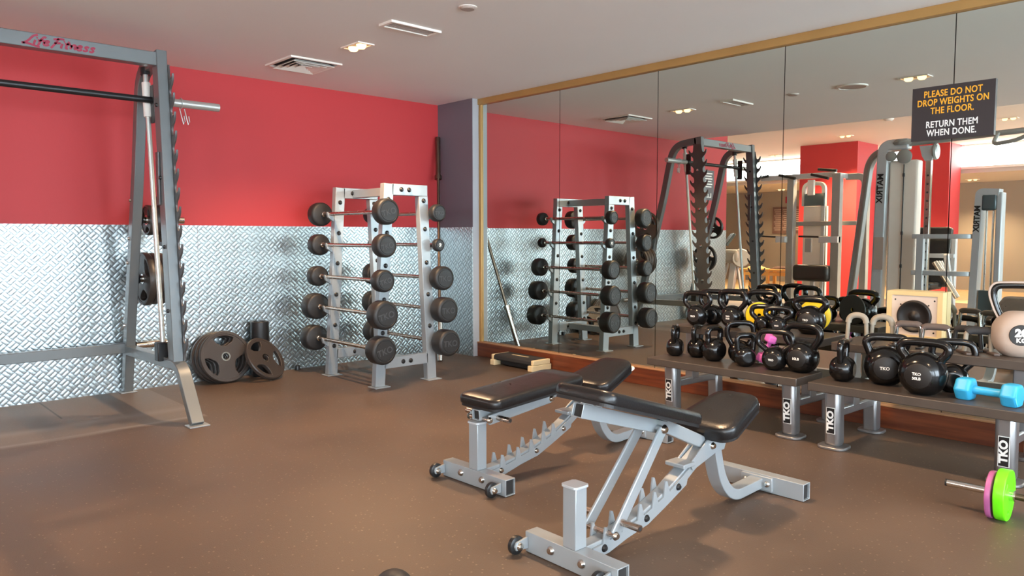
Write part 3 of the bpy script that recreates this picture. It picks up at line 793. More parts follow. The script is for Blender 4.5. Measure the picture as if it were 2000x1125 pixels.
RL = (0.097, 0.087, 0.083, 0.107, 0.105); RR = (0.068, 0.050, 0.094, 0.100, 0.104)
lv = ('top', 'second', 'third', 'fourth', 'bottom')
for k in range(5):
    barbell(BL[k], ZB[k], RL[k], 0.095 if k < 3 else 0.125, 'fixed black barbell on the left side of the rack, %s level' % lv[k], 0)
    barbell(BR[k], ZB[k], RR[k], (0.07, 0.055, 0.10, 0.125, 0.13)[k], 'fixed black barbell on the right side of the rack, %s level' % lv[k], 1)

# long bar in the corner
p0, p1 = Vector((-0.495, -0.535, 0.006)), Vector((-0.128, -0.045, 2.09))
d = (p1 - p0)
ob = thing('olympic_bar', 'long steel bar leaning into the corner by the pilaster', 'barbell', tuple(p0))
def ol(a, b, r, name, m): MB().cyl(d * a, d * b, r, 18).build(name, m, ob)
ol(0.0, 0.20, 0.0245, 'lower_sleeve', M_chrome); ol(0.195, 0.212, 0.034, 'collar', M_chrome)
ol(0.205, 0.81, 0.0145, 'shaft', M_bronze); ol(0.803, 0.82, 0.034, 'collar', M_bronze); ol(0.815, 1.0, 0.0235, 'upper_sleeve', M_bronze)

# aerobic step at the foot of the mirrors
st = thing('aerobic_step', 'black aerobic step with cream end feet below the mirror', 'exercise step', (-0.165, -1.245, 0), math.radians(0))
W, Lg = 0.21, 0.53
top = MB()
pr = [(-W / 2, 0.055), (-W / 2 + 0.004, 0.088), (-W / 2 + 0.02, 0.097), (W / 2 - 0.02, 0.097), (W / 2 - 0.004, 0.088), (W / 2, 0.055), (W / 2 - 0.02, 0.045), (-W / 2 + 0.02, 0.045)]
top.prism(pr, (0, -Lg / 2 + 0.03, 0), (1, 0, 0), (0, 0, 1), (0, Lg - 0.06, 0)).build('platform', M_foam, st, bevel=0.008)
MB().box(-W / 2 + 0.03, W / 2 - 0.03, -Lg / 2 + 0.09, Lg / 2 - 0.09, 0.012, 0.05).build('under_frame', M_black, st, bevel=0.004)
for s in (-1, 1):
    y0, y1 = sorted((s * Lg / 2, s * (Lg / 2 - 0.055)))
    MB().box(-W / 2 - 0.012, W / 2 + 0.012, y0, y1, 0.0, 0.05).box(-W / 2 + 0.004, W / 2 - 0.004, min(s * Lg / 2, s * (Lg / 2 - 0.03)), max(s * Lg / 2, s * (Lg / 2 - 0.03)), 0.05, 0.094).build('end_foot', M_cream, st, bevel=0.006)
MB().box(-0.012, 0.012, -0.10, 0.10, 0.097, 0.0975).build('print', M_cream, st, smooth=False)

# ================================================================== ADJUSTABLE BENCHES
def bench(loc, rot, label, raised):
    """local x runs from the wheeled front bar (0) to the rear bar (1.22), y across"""
    b = thing('weight_bench', label, 'weight bench', loc, rot)
    def P(mb, name, m, bevel=0.003, par=None, **k): return mb.build(name, m, par or b, bevel=bevel, **k)
    def bolt(c, ax, r=0.014, m=None, par=None):
        MB().lathe([(0.0, r * 0.75), (r * 0.6, r * 0.65), (r * 0.95, r * 0.2), (r, 0.0)], c, ax, 16).build('bolt', m or M_chrome, par or b)
    HW = 0.215
    P(MB().hollow((0, -HW, 0.040), (0, HW, 0.040), 0.058, 0.074, 0.004), 'front_bar', M_silver, 0.0015)
    P(MB().hollow((1.22, -HW, 0.040), (1.22, HW, 0.040), 0.058, 0.074, 0.004), 'rear_bar', M_silver, 0.0015)
    for y in (-0.06, 0.085): bolt((-0.029, y, 0.044), (-1, 0, 0), 0.017)
    for y in (-HW + 0.03, HW - 0.012):
        P(MB().prism([(-0.005, 0.018), (-0.060, 0.022), (-0.066, 0.036), (-0.060, 0.052), (-0.005, 0.060)], (-0.026, y - 0.004, 0), (1, 0, 0), (0, 0, 1), (0, 0.008, 0)), 'wheel_bracket', M_silver, 0.001)
        wl = P(MB().lathe([(0.012, 0.0), (0.026, 0.0), (0.033, 0.004), (0.034, 0.012), (0.033, 0.020), (0.026, 0.024), (0.012, 0.024), (0.012, 0.0)], (-0.070, y + 0.005, 0.0345), (0, 1, 0), 26), 'wheel', M_black, 0)
        bolt((-0.070, y - 0.004, 0.0345), (0, -1, 0), 0.015)
    for y in (-HW + 0.004, HW - 0.004): pass
    for x in (0, 1.22):
        P(MB().box(x - 0.025, x + 0.025, -HW + 0.010, -HW + 0.014, 0.007, 0.073), 'tube_shade', M_dark, 0); P(MB().box(x - 0.025, x + 0.025, HW - 0.014, HW - 0.010, 0.007, 0.073), 'tube_shade', M_dark, 0)  # dark sheets inside the open ends stand in for shade in the hollow bars
    # upright under the head end
    P(MB().box(-0.028, 0.028, -0.03, 0.03, 0.077, 0.288), 'front_post', M_silver)
    P(MB().prism([(-0.036, -0.028), (-0.026, -0.038), (0.026, -0.038), (0.036, -0.028), (0.036, 0.028), (0.026, 0.038), (-0.026, 0.038), (-0.036, 0.028)], (0, 0, 0.288), (1, 0, 0), (0, 1, 0), (0, 0, 0.009)), 'post_cap', M_machine, 0.002)
    # curved spine with toothed rails on both sides
    sp = spline([(0.02, 0, 0.050), (0.16, 0, 0.058), (0.35, 0, 0.098), (0.54, 0, 0.168), (0.66, 0, 0.232), (0.80, 0, 0.300)], 6)
    P(MB().path(sp, (0, 1, 0), 0.050, 0.050), 'spine', M_silver)
    rail_low = [(0.06, 0.022), (0.14, 0.026), (0.24, 0.050), (0.36, 0.070), (0.46, 0.108), (0.60, 0.166)]
    rail_top = [(0.62, 0.232), (0.56, 0.206), (0.50, 0.176)]
    def crest(x):
        ks = [(0.05, 0.060), (0.16, 0.070), (0.35, 0.112), (0.50, 0.166), (0.62, 0.228)]
        for (a, za), (c, zc) in zip(ks, ks[1:]):
            if a <= x <= c: return za + (zc - za) * (x - a) / (c - a)
        return ks[-1][1]
    tops = [(0.62, crest(0.62))]
    for tx in (0.47, 0.40, 0.315, 0.225, 0.125):
        z = crest(tx)
        tops += [(tx + 0.022, crest(tx + 0.022)), (tx + 0.006, z + 0.052), (tx - 0.005, z + 0.055), (tx - 0.014, crest(tx - 0.014))]
    tops.append((0.06, crest(0.06)))
    for s in (-1, 1):
        P(MB().prism(rail_low + tops, (0, s * 0.030 - 0.004, 0), (1, 0, 0), (0, 0, 1), (0, 0.008, 0)), 'toothed_rail', M_silver, 0.001, smooth=False)
        for c in ((0.115, 0.050), (0.35, 0.096), (0.545, 0.170)):
            bolt((c[0], s * 0.034, c[1]), (0, s, 0), 0.014, M_black if raised else M_chrome)
    # stop bracket at the top of the rails
    P(MB().box(0.565, 0.64, -0.045, 0.045, 0.236, 0.252), 'stop_bracket', M_silver)
    # pivot plates and the bent rear leg
    for s in (-1, 1):
        P(MB().prism([(0.64, 0.215), (0.72, 0.235), (0.81, 0.258), (0.86, 0.258), (0.875, 0.29), (0.81, 0.318), (0.74, 0.318), (0.62, 0.245)], (0, s * 0.032 - 0.003, 0), (1, 0, 0), (0, 0, 1), (0, 0.006, 0)), 'pivot_plate', M_silver, 0.001, smooth=False)
        bolt((0.775, s * 0.035, 0.288), (0, s, 0), 0.016)
    ul = fillet([(0.815, 0, 0.29), (0.865, 0, 0.12), (0.955, 0, 0.032), (1.195, 0, 0.042)], [0.12, 0.10], 8)
    P(MB().path(ul, (0, 1, 0), 0.062, 0.045), 'rear_leg', M_silver)
    P(MB().box(1.178, 1.192, -0.075, 0.075, 0.012, 0.072), 'mount_plate', M_silver, 0.002)
    for y in (-0.052, 0.052): bolt((1.178, y, 0.042), (-1, 0, 0), 0.015)
    def pad(name, x0, z0, x1, z1, hw0, hw1, th, rnd):
        L = math.hypot(x1 - x0, z1 - z0); n = 8
        lp = []
        for cx, cy, a0 in ((L - rnd, hw1 - rnd, 0), (rnd, hw0 - rnd, 90), (rnd, -hw0 + rnd, 180), (L - rnd, -hw1 + rnd, 270)):
            for k in range(n + 1):
                a = math.radians(a0 + 90 * k / n); lp.append((cx + rnd * math.cos(a), cy + rnd * math.sin(a)))
        t = Vector((x1 - x0, 0, z1 - z0)).normalized(); up = t.cross(Vector((0, 1, 0))); up = up if up.z > 0 else -up
        o = Vector((x0, 0, z0)); mb = MB(); lay = [(0.0, 0.985), (0.006, 1.0), (th * 0.62, 1.0), (th * 0.86, 0.975), (th, 0.92), (th * 1.04, 0.70), (th * 1.06, 0.3)]
        cx = L / 2; rows = []
        for h, sc in lay:
            k = len(mb.v); rows.append(k)
            for (a, c) in lp:
                # inset by a constant margin near the rim
                ins = (1 - sc) * min(hw0, hw1)
                dx = max(0, abs(a - cx) - ins) * (1 if a > cx else -1) if sc > 0.9 else (a - cx) * sc
                dy = max(0, abs(c) - ins) * (1 if c > 0 else -1) if sc > 0.9 else c * sc
                mb.v.append(o + t * (cx + dx) + Vector((0, 1, 0)) * dy + up * h)
        N = len(lp)
        for r0, r1 in zip(rows, rows[1:]):
            for j in range(N): q = (j + 1) % N; mb.f.append([r0 + j, r0 + q, r1 + q, r1 + j])
        mb.f.append([rows[0] + j for j in range(N)][::-1]); mb.f.append([rows[-1] + j for j in range(N)])
        pd = mb.build(name, M_pad, b, angle=1.2)
        bd = MB(); 
        for h in (-0.012, 0.0):
            for (a, c) in lp: bd.v.append(o + t * (cx + (a - cx) * 0.985) + Vector((0, c * 0.97, 0)) + up * h)
        bd.f += [[j, (j + 1) % N, N + (j + 1) % N, N + j] for j in range(N)] + [list(range(N))[::-1], list(range(N, 2 * N))]
        bd.build('pad_board', M_piping, pd, smooth=False)
        return t, up
    if raised: x0, z0, x1, z1 = 0.012, 0.590, 0.565, 0.425
    else: x0, z0, x1, z1 = -0.015, 0.366, 0.60, 0.408
    t, up = pad('back_pad', x0, z0, x1, z1, 0.132, 0.138, 0.042, 0.045)
    o = Vector((x0, 0, z0))
    a0, a1 = (0.01, 0.50) if raised else (0.0, 0.52)
    P(MB().hollow(o + t * a0 - up * 0.040, o + t * a1 - up * 0.040, 0.050, 0.050, 0.004, up), 'back_frame', M_silver, 0.002)
    P(MB().bar(o + t * (a0 + 0.012) - up * 0.040, o + t * (a0 + 0.016) - up * 0.040, 0.042, 0.042, up), 'tube_shade', M_dark, 0)  # dark sheet in place of the shade inside the open back frame
    P(MB().bar(o + t * (a1 - 0.02) - up * 0.030, (0.775, 0, 0.288), 0.040, 0.050, up), 'back_hinge', M_silver, 0.004)
    # props that drop into the teeth
    if raised: top = o + t * 0.44 - up * 0.045; bot = Vector((0.135, 0, 0.098))
    else: top = o + t * 0.445 - up * 0.052; bot = Vector((0.012, 0, 0.308))
    for s in (-1, 1):
        y = s * 0.062
        P(MB().path([top + Vector((0, y * 0.80, 0)), bot + Vector((0, y, 0))], (0, 1, 0), 0.012 if True else 0, 0.046), 'prop', M_silver, 0.004)
        bolt(top + Vector((0, y * 0.8 + s * 0.006, 0)), (0, s, 0), 0.018)
        bolt(bot + Vector((0, y + s * 0.006, 0)), (0, s, 0), 0.016)
        hp = bot + (top - bot).normalized() * 0.052 + Vector((0, y, 0))
        P(MB().tube([hp, hp + Vector((0, s * 0.085, 0))], 0.0125, 16), 'grip_peg', M_barsteel, 0)
        P(MB().cyl(hp + Vector((0, s * 0.085, 0)), hp + Vector((0, s * 0.0855, 0)), 0.008, 14), 'peg_hole', M_dark, 0)
    P(MB().cyl(bot + Vector((0, -0.065, 0)), bot + Vector((0, 0.065, 0)), 0.010), 'cross_rod', M_barsteel, 0)
    P(MB().cyl(top + Vector((0, -0.055, 0)), top + Vector((0, 0.055, 0)), 0.012), 'cross_rod', M_silver, 0)
    # seat
    t2, up2 = pad('seat_pad', 0.735, 0.328, 1.045, 0.424, 0.140, 0.110, 0.048, 0.06)
    o2 = Vector((0.735, 0, 0.328))
    P(MB().hollow(o2 + t2 * 0.04 - up2 * 0.036, o2 + t2 * 0.30 - up2 * 0.036, 0.048, 0.046, 0.004, up2), 'seat_frame', M_silver, 0.002)
    P(MB().bar((0.765, 0, 0.285), o2 + t2 * 0.16 - up2 * 0.04, 0.046, 0.05, up2), 'seat_bracket', M_silver, 0.003)
    P(MB().bar((0.84, 0, 0.27), o2 + t2 * 0.24 - up2 * 0.05, 0.040, 0.034, (0, 1, 0)), 'seat_strut', M_silver, 0.003)
    e = o2 + t2 * 0.29 - up2 * 0.036
    P(MB().tube(fillet([e + Vector((0, -0.03, 0)), e + t2 * 0.10 + Vector((0, -0.045, 0.0)), e + t2 * 0.10 + Vector((0, 0.045, 0.0)), e + Vector((0, 0.03, 0))], 0.025, 6), 0.008, 10), 'lift_handle', M_white, 0)
    return b
bench((-2.465, -3.375, 0), math.radians(1.0), 'light grey weight bench behind, its black back pad lying flat', False)
bench((-2.79, -4.265, 0), math.radians(-1.0), 'light grey weight bench in front, its back pad raised on the toothed prop', True)

# ================================================================== KETTLEBELL RACKS
def kb_rack(ya, yb, dx, label):
    """two-tier rack; ya = end nearer the corner, yb = other end"""
    r = thing('kettlebell_rack', label, 'weight rack', (dx - 0.56, (ya + yb) / 2, 0))
    S = (dx - 0.56, (ya + yb) / 2, 0)
    def P(mb, name, m, bevel=0.003): return mb.build(name, m, r, bevel=bevel, shift=S)
    P(MB().box(dx - 0.845, dx - 0.535, yb, ya, 0.333, 0.378), 'lower_shelf', M_shelf, 0.004)
    P(MB().box(dx - 0.580, dx - 0.225, yb, ya, 0.517, 0.562), 'upper_shelf', M_shelf, 0.004)
    for y in (ya - 0.055, yb + 0.13):
        prof = [(0.0, 0.0), (0.085, 0.0), (0.085, 0.335), (0.0, 0.335)]
        P(MB().path([(dx - 0.63, y, 0.012), (dx - 0.645, y, 0.333)], (0, 1, 0), 0.085, 0.085), 'front_leg', M_rack, 0.022)
        P(MB().prism(rrect(0.14, 0.15, 0.045), (dx - 0.632, y, 0), (1, 0, 0), (0, 1, 0), (0, 0, 0.016)), 'foot_plate', M_rack, 0.005)
        P(MB().path([(dx - 0.135, y, 0.012), (dx - 0.145, y, 0.20)], (0, 1, 0), 0.075, 0.08), 'rear_leg', M_rack, 0.012)
        P(MB().prism(rrect(0.13, 0.14, 0.045), (dx - 0.135, y, 0), (1, 0, 0), (0, 1, 0), (0, 0, 0.016)), 'foot_plate', M_rack, 0.005)
        P(MB().bar((dx - 0.60, y, 0.195), (dx - 0.15, y, 0.185), 0.055, 0.05), 'cross_tube', M_rack, 0.010)
        P(MB().box(dx - 0.46, dx - 0.385, y - 0.03, y + 0.03, 0.20, 0.517), 'shelf_post', M_rack, 0.006)
        # sticker on the leg
        tk = MB().box(dx - 0.6905, dx - 0.689, y - 0.020, y + 0.020, 0.085, 0.222)
        sx = dx - 0.6870
        n = Vector((-1, 0, -0.0467)).normalized()
        fr_ = frame((dx - 0.6835, y + 0.004, 0.152), (0, 0.0, 1), (0, 1, 0))
        st_ = MB().box(-0.069, 0.069, -0.021, 0.021, -0.001, 0.001)
        # local x = up, y = +y: faces -x after the frame
        ux = Vector((-0.0467, 0, 1)).normalized(); uy = Vector((0, 1, 0))
        base = Vector((dx - 0.6385 - 0.0425, y, 0.155))
        mw = Matrix.Translation(-Vector(S)) @ frame(base, ux, uy)
        def put(mb, name, m):
            mb.v = [mw @ v for v in mb.v]; return mb.build(name, m, r, smooth=False)
        put(MB().box(-0.071, 0.071, -0.0235, 0.0235, -0.001, 0.0022), 'sticker_edge', M_inkwhite)
        s_ = put(MB().box(-0.068, 0.068, -0.0205, 0.0205, 0.0, 0.0028), 'sticker', M_inkblack)
        text('lettering', 'TKO', 0.046, M_inkwhite, s_, mw @ Matrix.Translation((0.0, 0.0, 0.0032)), 0.0005, 0.0022, spacing=1.0, xs=1.12)
    return r
kb_rack(-3.105, -4.085, 0.0, 'left two-tier kettlebell rack in front of the mirrors')
kb_rack(-4.165, -5.145, -0.04, 'right two-tier kettlebell rack, carrying the blue dumbbell')
ZL, ZU = 0.378, 0.562

def kettlebell(x, y, z, r, wd, top, rot, label, group, face=True, tr=None, txt='TKO'):
    """r ball radius, wd outer handle width, top handle top above the ball centre; front looks to local -y"""
    k = thing('kettlebell', label, 'kettlebell', (x, y, z), math.radians(rot), group)
    zc = r * 0.9
    prof = []
    for i in range(0, 25):
        a = -PI / 2 + PI * i / 24
        h = r * math.sin(a); q = r * math.cos(a)
        if h < -r * 0.9: continue
        prof.append((q, zc + h))
    prof = [(0.0, 0.0), (r * 0.40, 0.0), (r * 0.46, 0.003)] + prof[0:-1] + [(0.0, zc + r)]
    body = MB().lathe(prof, (0, 0, 0), (0, 0, 1), 36)
    # flat round face front and back
    fr_ = r * 0.56; yf = math.sqrt(max(0, r * r - fr_ * fr_))
    for i, v in enumerate(body.v):
        d2 = v.x ** 2 + (v.z - zc) ** 2
        if d2 < fr_ * fr_ and abs(v.y) > yf: body.v[i].y = math.copysign(yf, v.y)
    body.build('ball', M_kb, k, angle=1.0)
    t = tr or min(0.0205, max(0.0155, r * 0.23))
    hw = wd / 2 - t
    tz = zc + top - t
    a0 = r * 0.62
    dz = tz - zc
    hx = max(hw, r * 0.72)
    pts = [(-r * 0.62, 0, zc + r * 0.40), (-r * 0.74, 0, zc + r * 0.72), (-hx * 0.93, 0, zc + r * 0.72 + (dz - r * 0.72) * 0.30), (-hx, 0, zc + r * 0.72 + (dz - r * 0.72) * 0.62), (-hx * 0.86, 0, tz - (dz - r * 0.72) * 0.10), (-hx * 0.50, 0, tz), (0, 0, tz + 0.001)]
    pts = pts + [(-a, b_, c_) for a, b_, c_ in pts[-2::-1]]
    MB().tube(spline(pts, 5), t, 14).build('handle', M_kb, k, angle=1.2)
    if face:
        fc = MB().lathe([(0.0, 0.001), (fr_ * 0.92, 0.001), (fr_ * 0.98, -0.001), (fr_ * 0.98, -0.004)], (0, -yf, zc), (0, -1, 0), 28).build('face', M_kbface, k)
        text('lettering', txt, r * (0.17 if '\n' in txt else 0.21), M_inkwhite, fc, frame((-r * 0.05, -yf - 0.0014, zc - r * 0.02), (1, 0, 0), (0, 0, 1)), 0.0004, 0.0004, line=1.15)
    return k
G1, G2, G3 = 'kettlebells on the lower left shelf', 'kettlebells on the upper left shelf', 'kettlebells on the lower right shelf'
kettlebell(-0.655, -3.185, ZL, 0.060, 0.150, 0.145, 22, 'small kettlebell at the corner end of the lower left shelf, handle seen edge-on', G1, False)
kettlebell(-0.605, -3.315, ZL, 0.064, 0.150, 0.150, 10, 'second kettlebell from the corner on the lower left shelf', G1, False)
kettlebell(-0.650, -3.462, ZL, 0.074, 0.150, 0.148, -8, 'third kettlebell on the lower left shelf, handle turned three-quarter', G1, False)
kettlebell(-0.585, -3.600, ZL, 0.070, 0.185, 0.190, -52, 'tall-handled kettlebell just behind its smaller neighbour on the lower left shelf', G1)
kettlebell(-0.690, -3.695, ZL, 0.062, 0.135, 0.140, -38, 'small kettlebell at the front edge of the lower left shelf, before the tall-handled one', G1, False)
kettlebell(-0.675, -3.870, ZL, 0.070, 0.225, 0.170, -80, 'kettlebell with the pink dumbbell showing through its wide handle', G1)
kettlebell(-0.630, -4.010, ZL, 0.092, 0.235, 0.196, -88, 'big kettlebell at the right end of the lower left shelf', G1, txt='10LB')
kettlebell(-0.490, -3.235, ZU, 0.071, 0.205, 0.160, -82, 'kettlebell at the corner end of the upper left shelf, in front of another', G2)
kettlebell(-0.345, -3.262, ZU, 0.066, 0.200, 0.168, -75, 'kettlebell hidden behind the first one of the upper left shelf', G2, False)
kettlebell(-0.410, -3.440, ZU, 0.073, 0.205, 0.175, -84, 'kettlebell with a tall handle, second along the front of the upper left shelf', G2, txt='TKO\n35LB')
kettlebell(-0.300, -3.590, ZU, 0.074, 0.225, 0.172, -78, 'kettlebell behind the two small ones on the upper left shelf', G2, False)
kettlebell(-0.460, -3.672, ZU, 0.049, 0.155, 0.120, -72, 'left one of the two small kettlebells on the upper left shelf', G2, False)
kettlebell(-0.480, -3.785, ZU, 0.053, 0.175, 0.115, -72, 'right one of the two small kettlebells on the upper left shelf', G2)
kettlebell(-0.375, -3.930, ZU, 0.088, 0.215, 0.145, -84, 'kettlebell with the yellow disc showing through its handle, right end of the upper left shelf', G2, txt='TKO\n40LB')
kettlebell(-0.720, -4.275, ZL, 0.070, 0.150, 0.160, 8, 'small kettlebell at the left end of the lower right shelf', G3, False)
kettlebell(-0.650, -4.462, ZL, 0.104, 0.225, 0.168, -68, 'large kettlebell in the middle of the lower right shelf', G3)
kettlebell(-0.770, -4.680, ZL, 0.108, 0.250, 0.172, -86, 'largest kettlebell at the front of the lower right shelf, next to the blue dumbbell', G3, txt='TKO\n50LB')
kettlebell(-0.612, -4.760, ZL, 0.072, 0.215, 0.195, -70, 'kettlebell half hidden behind the largest one on the lower right shelf', G3, False)

# grey vinyl 20 KG kettlebell
k = thing('kettlebell', 'big grey vinyl kettlebell marked 20 KG at the right edge', 'kettlebell', (-0.44, -4.99, ZU), math.radians(-72))
r = 0.118; zc = 0.108
prof = [(0.0, 0.0), (0.062, 0.0), (0.072, 0.006), (0.098, 0.030), (0.114, 0.068), (0.118, 0.105), (0.112, 0.145), (0.096, 0.178), (0.074, 0.200), (0.050, 0.212), (0.0, 0.216)]
bd = MB().lathe(prof, (0, 0, 0), (0, 0, 1), 44)
for i, v in enumerate(bd.v):
    if v.y < -0.082: bd.v[i].y = -0.082 - (v.y + 0.082) * -0.35
bd.build('ball', M_greyvinyl, k, angle=1.2)
hp = spline([(-0.076, 0, 0.176), (-0.098, 0, 0.225), (-0.114, 0, 0.290), (-0.098, 0, 0.330), (-0.05, 0, 0.338), (0.05, 0, 0.338), (0.098, 0, 0.330), (0.114, 0, 0.290), (0.098, 0, 0.225), (0.076, 0, 0.176)], 6)
MB().tube(hp, 0.017, 14).build('handle', M_kb, k, angle=1.2)
hq = [Vector(((v.x) * 1.13, v.y, 0.2 + (v.z - 0.2) * 1.10)) for v in hp]
MB().path(hq, (0, 1, 0), 0.036, 0.008).build('handle_shell', M_greyvinyl, k, angle=1.2)
fc = MB().lathe([(0.0, 0.003), (0.047, 0.003), (0.049, 0.0), (0.049, -0.02)], (0, -0.0925, 0.108), (0, -1, 0), 36).build('badge', M_inkblack, k)
text('lettering', '20', 0.048, M_inkwhite, fc, frame((0, -0.0958, 0.117), (1, 0, 0), (0, 0, 1)), 0.0005, 0.003, spacing=1.05)
text('lettering', 'KG', 0.026, M_inkwhite, fc, frame((0, -0.0958, 0.083), (1, 0, 0), (0, 0, 1)), 0.0005, 0.0015, spacing=1.2)

# small hex dumbbells
def hexbell(loc, rot, R, L, m, label, group=None, tilt=0.0, shaft=0.6):
    d_ = thing('dumbbell', label, 'dumbbell', loc, math.radians(rot), group)
    hl = L * 0.27
    for s in (-1, 1):
        lp = [(R * math.cos(PI / 6 + PI / 3 * i), R * math.sin(PI / 6 + PI / 3 * i)) for i in range(6)]
        zz = R * math.sin(PI / 3)
        mb = MB(); rows = []
        for (t_, sc) in ((0.0, 0.80), (0.10, 0.97), (0.3, 1.0), (0.7, 1.0), (0.9, 0.97), (1.0, 0.82)):
            rows.append(len(mb.v))
            for i in range(6):
                a = PI / 3 * i
                mb.v.append(Vector((R * sc * math.cos(a), s * (L / 2 - hl + hl * t_), zz + R * sc * math.sin(a))))
        for r0, r1 in zip(rows, rows[1:]):
            for j in range(6): q = (j + 1) % 6; mb.f.append([r0 + j, r0 + q, r1 + q, r1 + j])
        mb.f.append([rows[0] + j for j in range(6)]); mb.f.append([rows[-1] + j for j in range(6)])
        mb.build('head', m, d_, bevel=R * 0.12, angle=0.8)
    zz = R * math.sin(PI / 3)
    MB().tube([(0, -L / 2 + hl * 0.6, zz), (0, -L * 0.12, zz), (0, L * 0.12, zz), (0, L / 2 - hl * 0.6, zz)], [R * 0.36, R * 0.33, R * 0.33, R * 0.36], 16).build('grip', m, d_)
    return d_
hexbell((-0.765, -4.955, ZL), -7, 0.058, 0.262, M_blue, 'blue hex dumbbell lying on the lower right shelf')
pk = hexbell((-0.565, -3.800, ZL + 0.088), 30, 0.040, 0.175, M_pink, 'pink dumbbell standing behind the wide-handled kettlebell')
pk.rotation_euler = (math.radians(68), 0, math.radians(-170))
for (x, y, R_, lab_) in ((-0.268, -3.905, 0.098, 'yellow-faced disc standing behind the kettlebell at the right end of the upper shelf'),
                        (-0.392, -3.615, 0.086, 'yellow-faced disc standing behind the two small kettlebells')):
    p_ = thing('weight_disc', lab_, 'weight plate', (x, y, ZU + R_), 0, 'yellow-faced discs on the upper left shelf')
    n_ = Vector((-0.96, -0.28, 0)).normalized()
    MB().lathe([(0.012, 0.002), (R_ * 0.95, 0.002), (R_ * 0.95, 0.005), (R_ * 0.9, 0.007), (0.02, 0.007), (0.012, 0.004), (0.012, 0.002)], (0, 0, 0), n_, 40).build('face', M_yellow, p_)
    MB().lathe([(0.012, -0.006), (R_ * 0.97, -0.006), (R_, -0.003), (R_, 0.001), (R_ * 0.97, 0.002), (0.012, 0.002), (0.012, -0.006)], (0, 0, 0), n_, 40).build('backing', M_rubber, p_)
# push-up stands on the upper right shelf
def pushup(x, y, rot, wd, ht, grip, leg, label, lean=0.0, tg=0.0145, arch=True):
    p = thing('push_up_stand', label, 'push-up stand', (x, y, ZU), math.radians(rot), 'push-up stands on the upper right shelf')
    hw = wd / 2
    pts = fillet([(-hw, 0, 0.012), (-hw * 0.86, 0, ht), (hw * 0.86, 0, ht), (hw, 0, 0.012)], ht * 0.42 if arch else ht * 0.2, 8)
    MB().tube(pts, 0.0105, 12).build('bent_tube', leg, p)
    n = len(pts); a, b_ = (1, n - 1) if arch else (int(n * 0.22), int(n * 0.78) + 1)
    MB().tube(pts[a:b_], tg, 14).build('foam_grip', grip, p)
    for s in (-1, 1):
        MB().box(s * hw - 0.014, s * hw + 0.014, -0.07, 0.07, 0.0, 0.012).build('foot', M_black if leg is not M_foam_grey else M_foam_brown, p, bevel=0.003)
    return p
pushup(-0.555, -4.275, -78, 0.098, 0.150, M_foam_grey, M_foam_grey, 'push-up stand with worn beige foam arch, nearest the left rack', tg=0.0155)
pushup(-0.505, -4.385, -78, 0.105, 0.145, M_foam_grey, M_foam_grey, 'second push-up stand with worn beige foam arch', tg=0.0155)
pushup(-0.500, -4.515, -80, 0.125, 0.118, M_foam_brown, M_chrome, 'chrome push-up stand with brown foam, left one before the speaker', arch=False, tg=0.017)
pushup(-0.490, -4.640, -80, 0.130, 0.112, M_foam_brown, M_chrome, 'chrome push-up stand with brown foam, right one before the speaker', arch=False, tg=0.017)
pushup(-0.400, -4.760, -80, 0.120, 0.105, M_foam, M_black, 'black push-up stand behind its grey-legged neighbour', arch=False, tg=0.018)
pushup(-0.505, -4.835, -55, 0.120, 0.112, M_foam, M_foam_grey, 'black foam push-up stand with grey leg beside the 20 KG kettlebell', arch=False, tg=0.019)

# speaker box against the mirror
sp = thing('speaker_box', 'cream wooden speaker box against the mirror above the right rack', 'speaker', (-0.04, -4.39, 0.545))
W, H = 0.148, 0.275
sb = MB(); 
sb.box(-0.03, 0.037, -W, W, 0.0, 0.024).box(-0.03, 0.037, -W, W, H - 0.024, H).box(-0.03, 0.037, -W, -W + 0.026, 0.024, H - 0.024).box(-0.03, 0.037, W - 0.026, W, 0.024, H - 0.024)
sb.build('cabinet', M_birch, sp, smooth=False)
MB().box(-0.022, -0.012, -W + 0.026, W - 0.026, 0.024, H - 0.024).build('baffle', M_baffle, sp, smooth=False)
MB().lathe([(0.0, 0.014), (0.018, 0.011), (0.028, 0.003), (0.034, 0.001), (0.068, 0.008), (0.074, 0.013), (0.084, 0.014), (0.091, 0.010), (0.093, 0.0)], (-0.022, 0.0, H / 2 - 0.005), (-1, 0, 0), 44).build('cone', M_cone, sp)
for (y, z) in ((-0.104, 0.225), (0.104, 0.225), (-0.104, 0.045), (0.104, 0.045), (-0.074, 0.198), (0.074, 0.198), (-0.074, 0.066), (0.074, 0.066)):
    MB().lathe([(0.0, 0.002), (0.0045, 0.001), (0.005, 0.0)], (-0.022, y, z), (-1, 0, 0), 10).build('screw', M_black, sp)

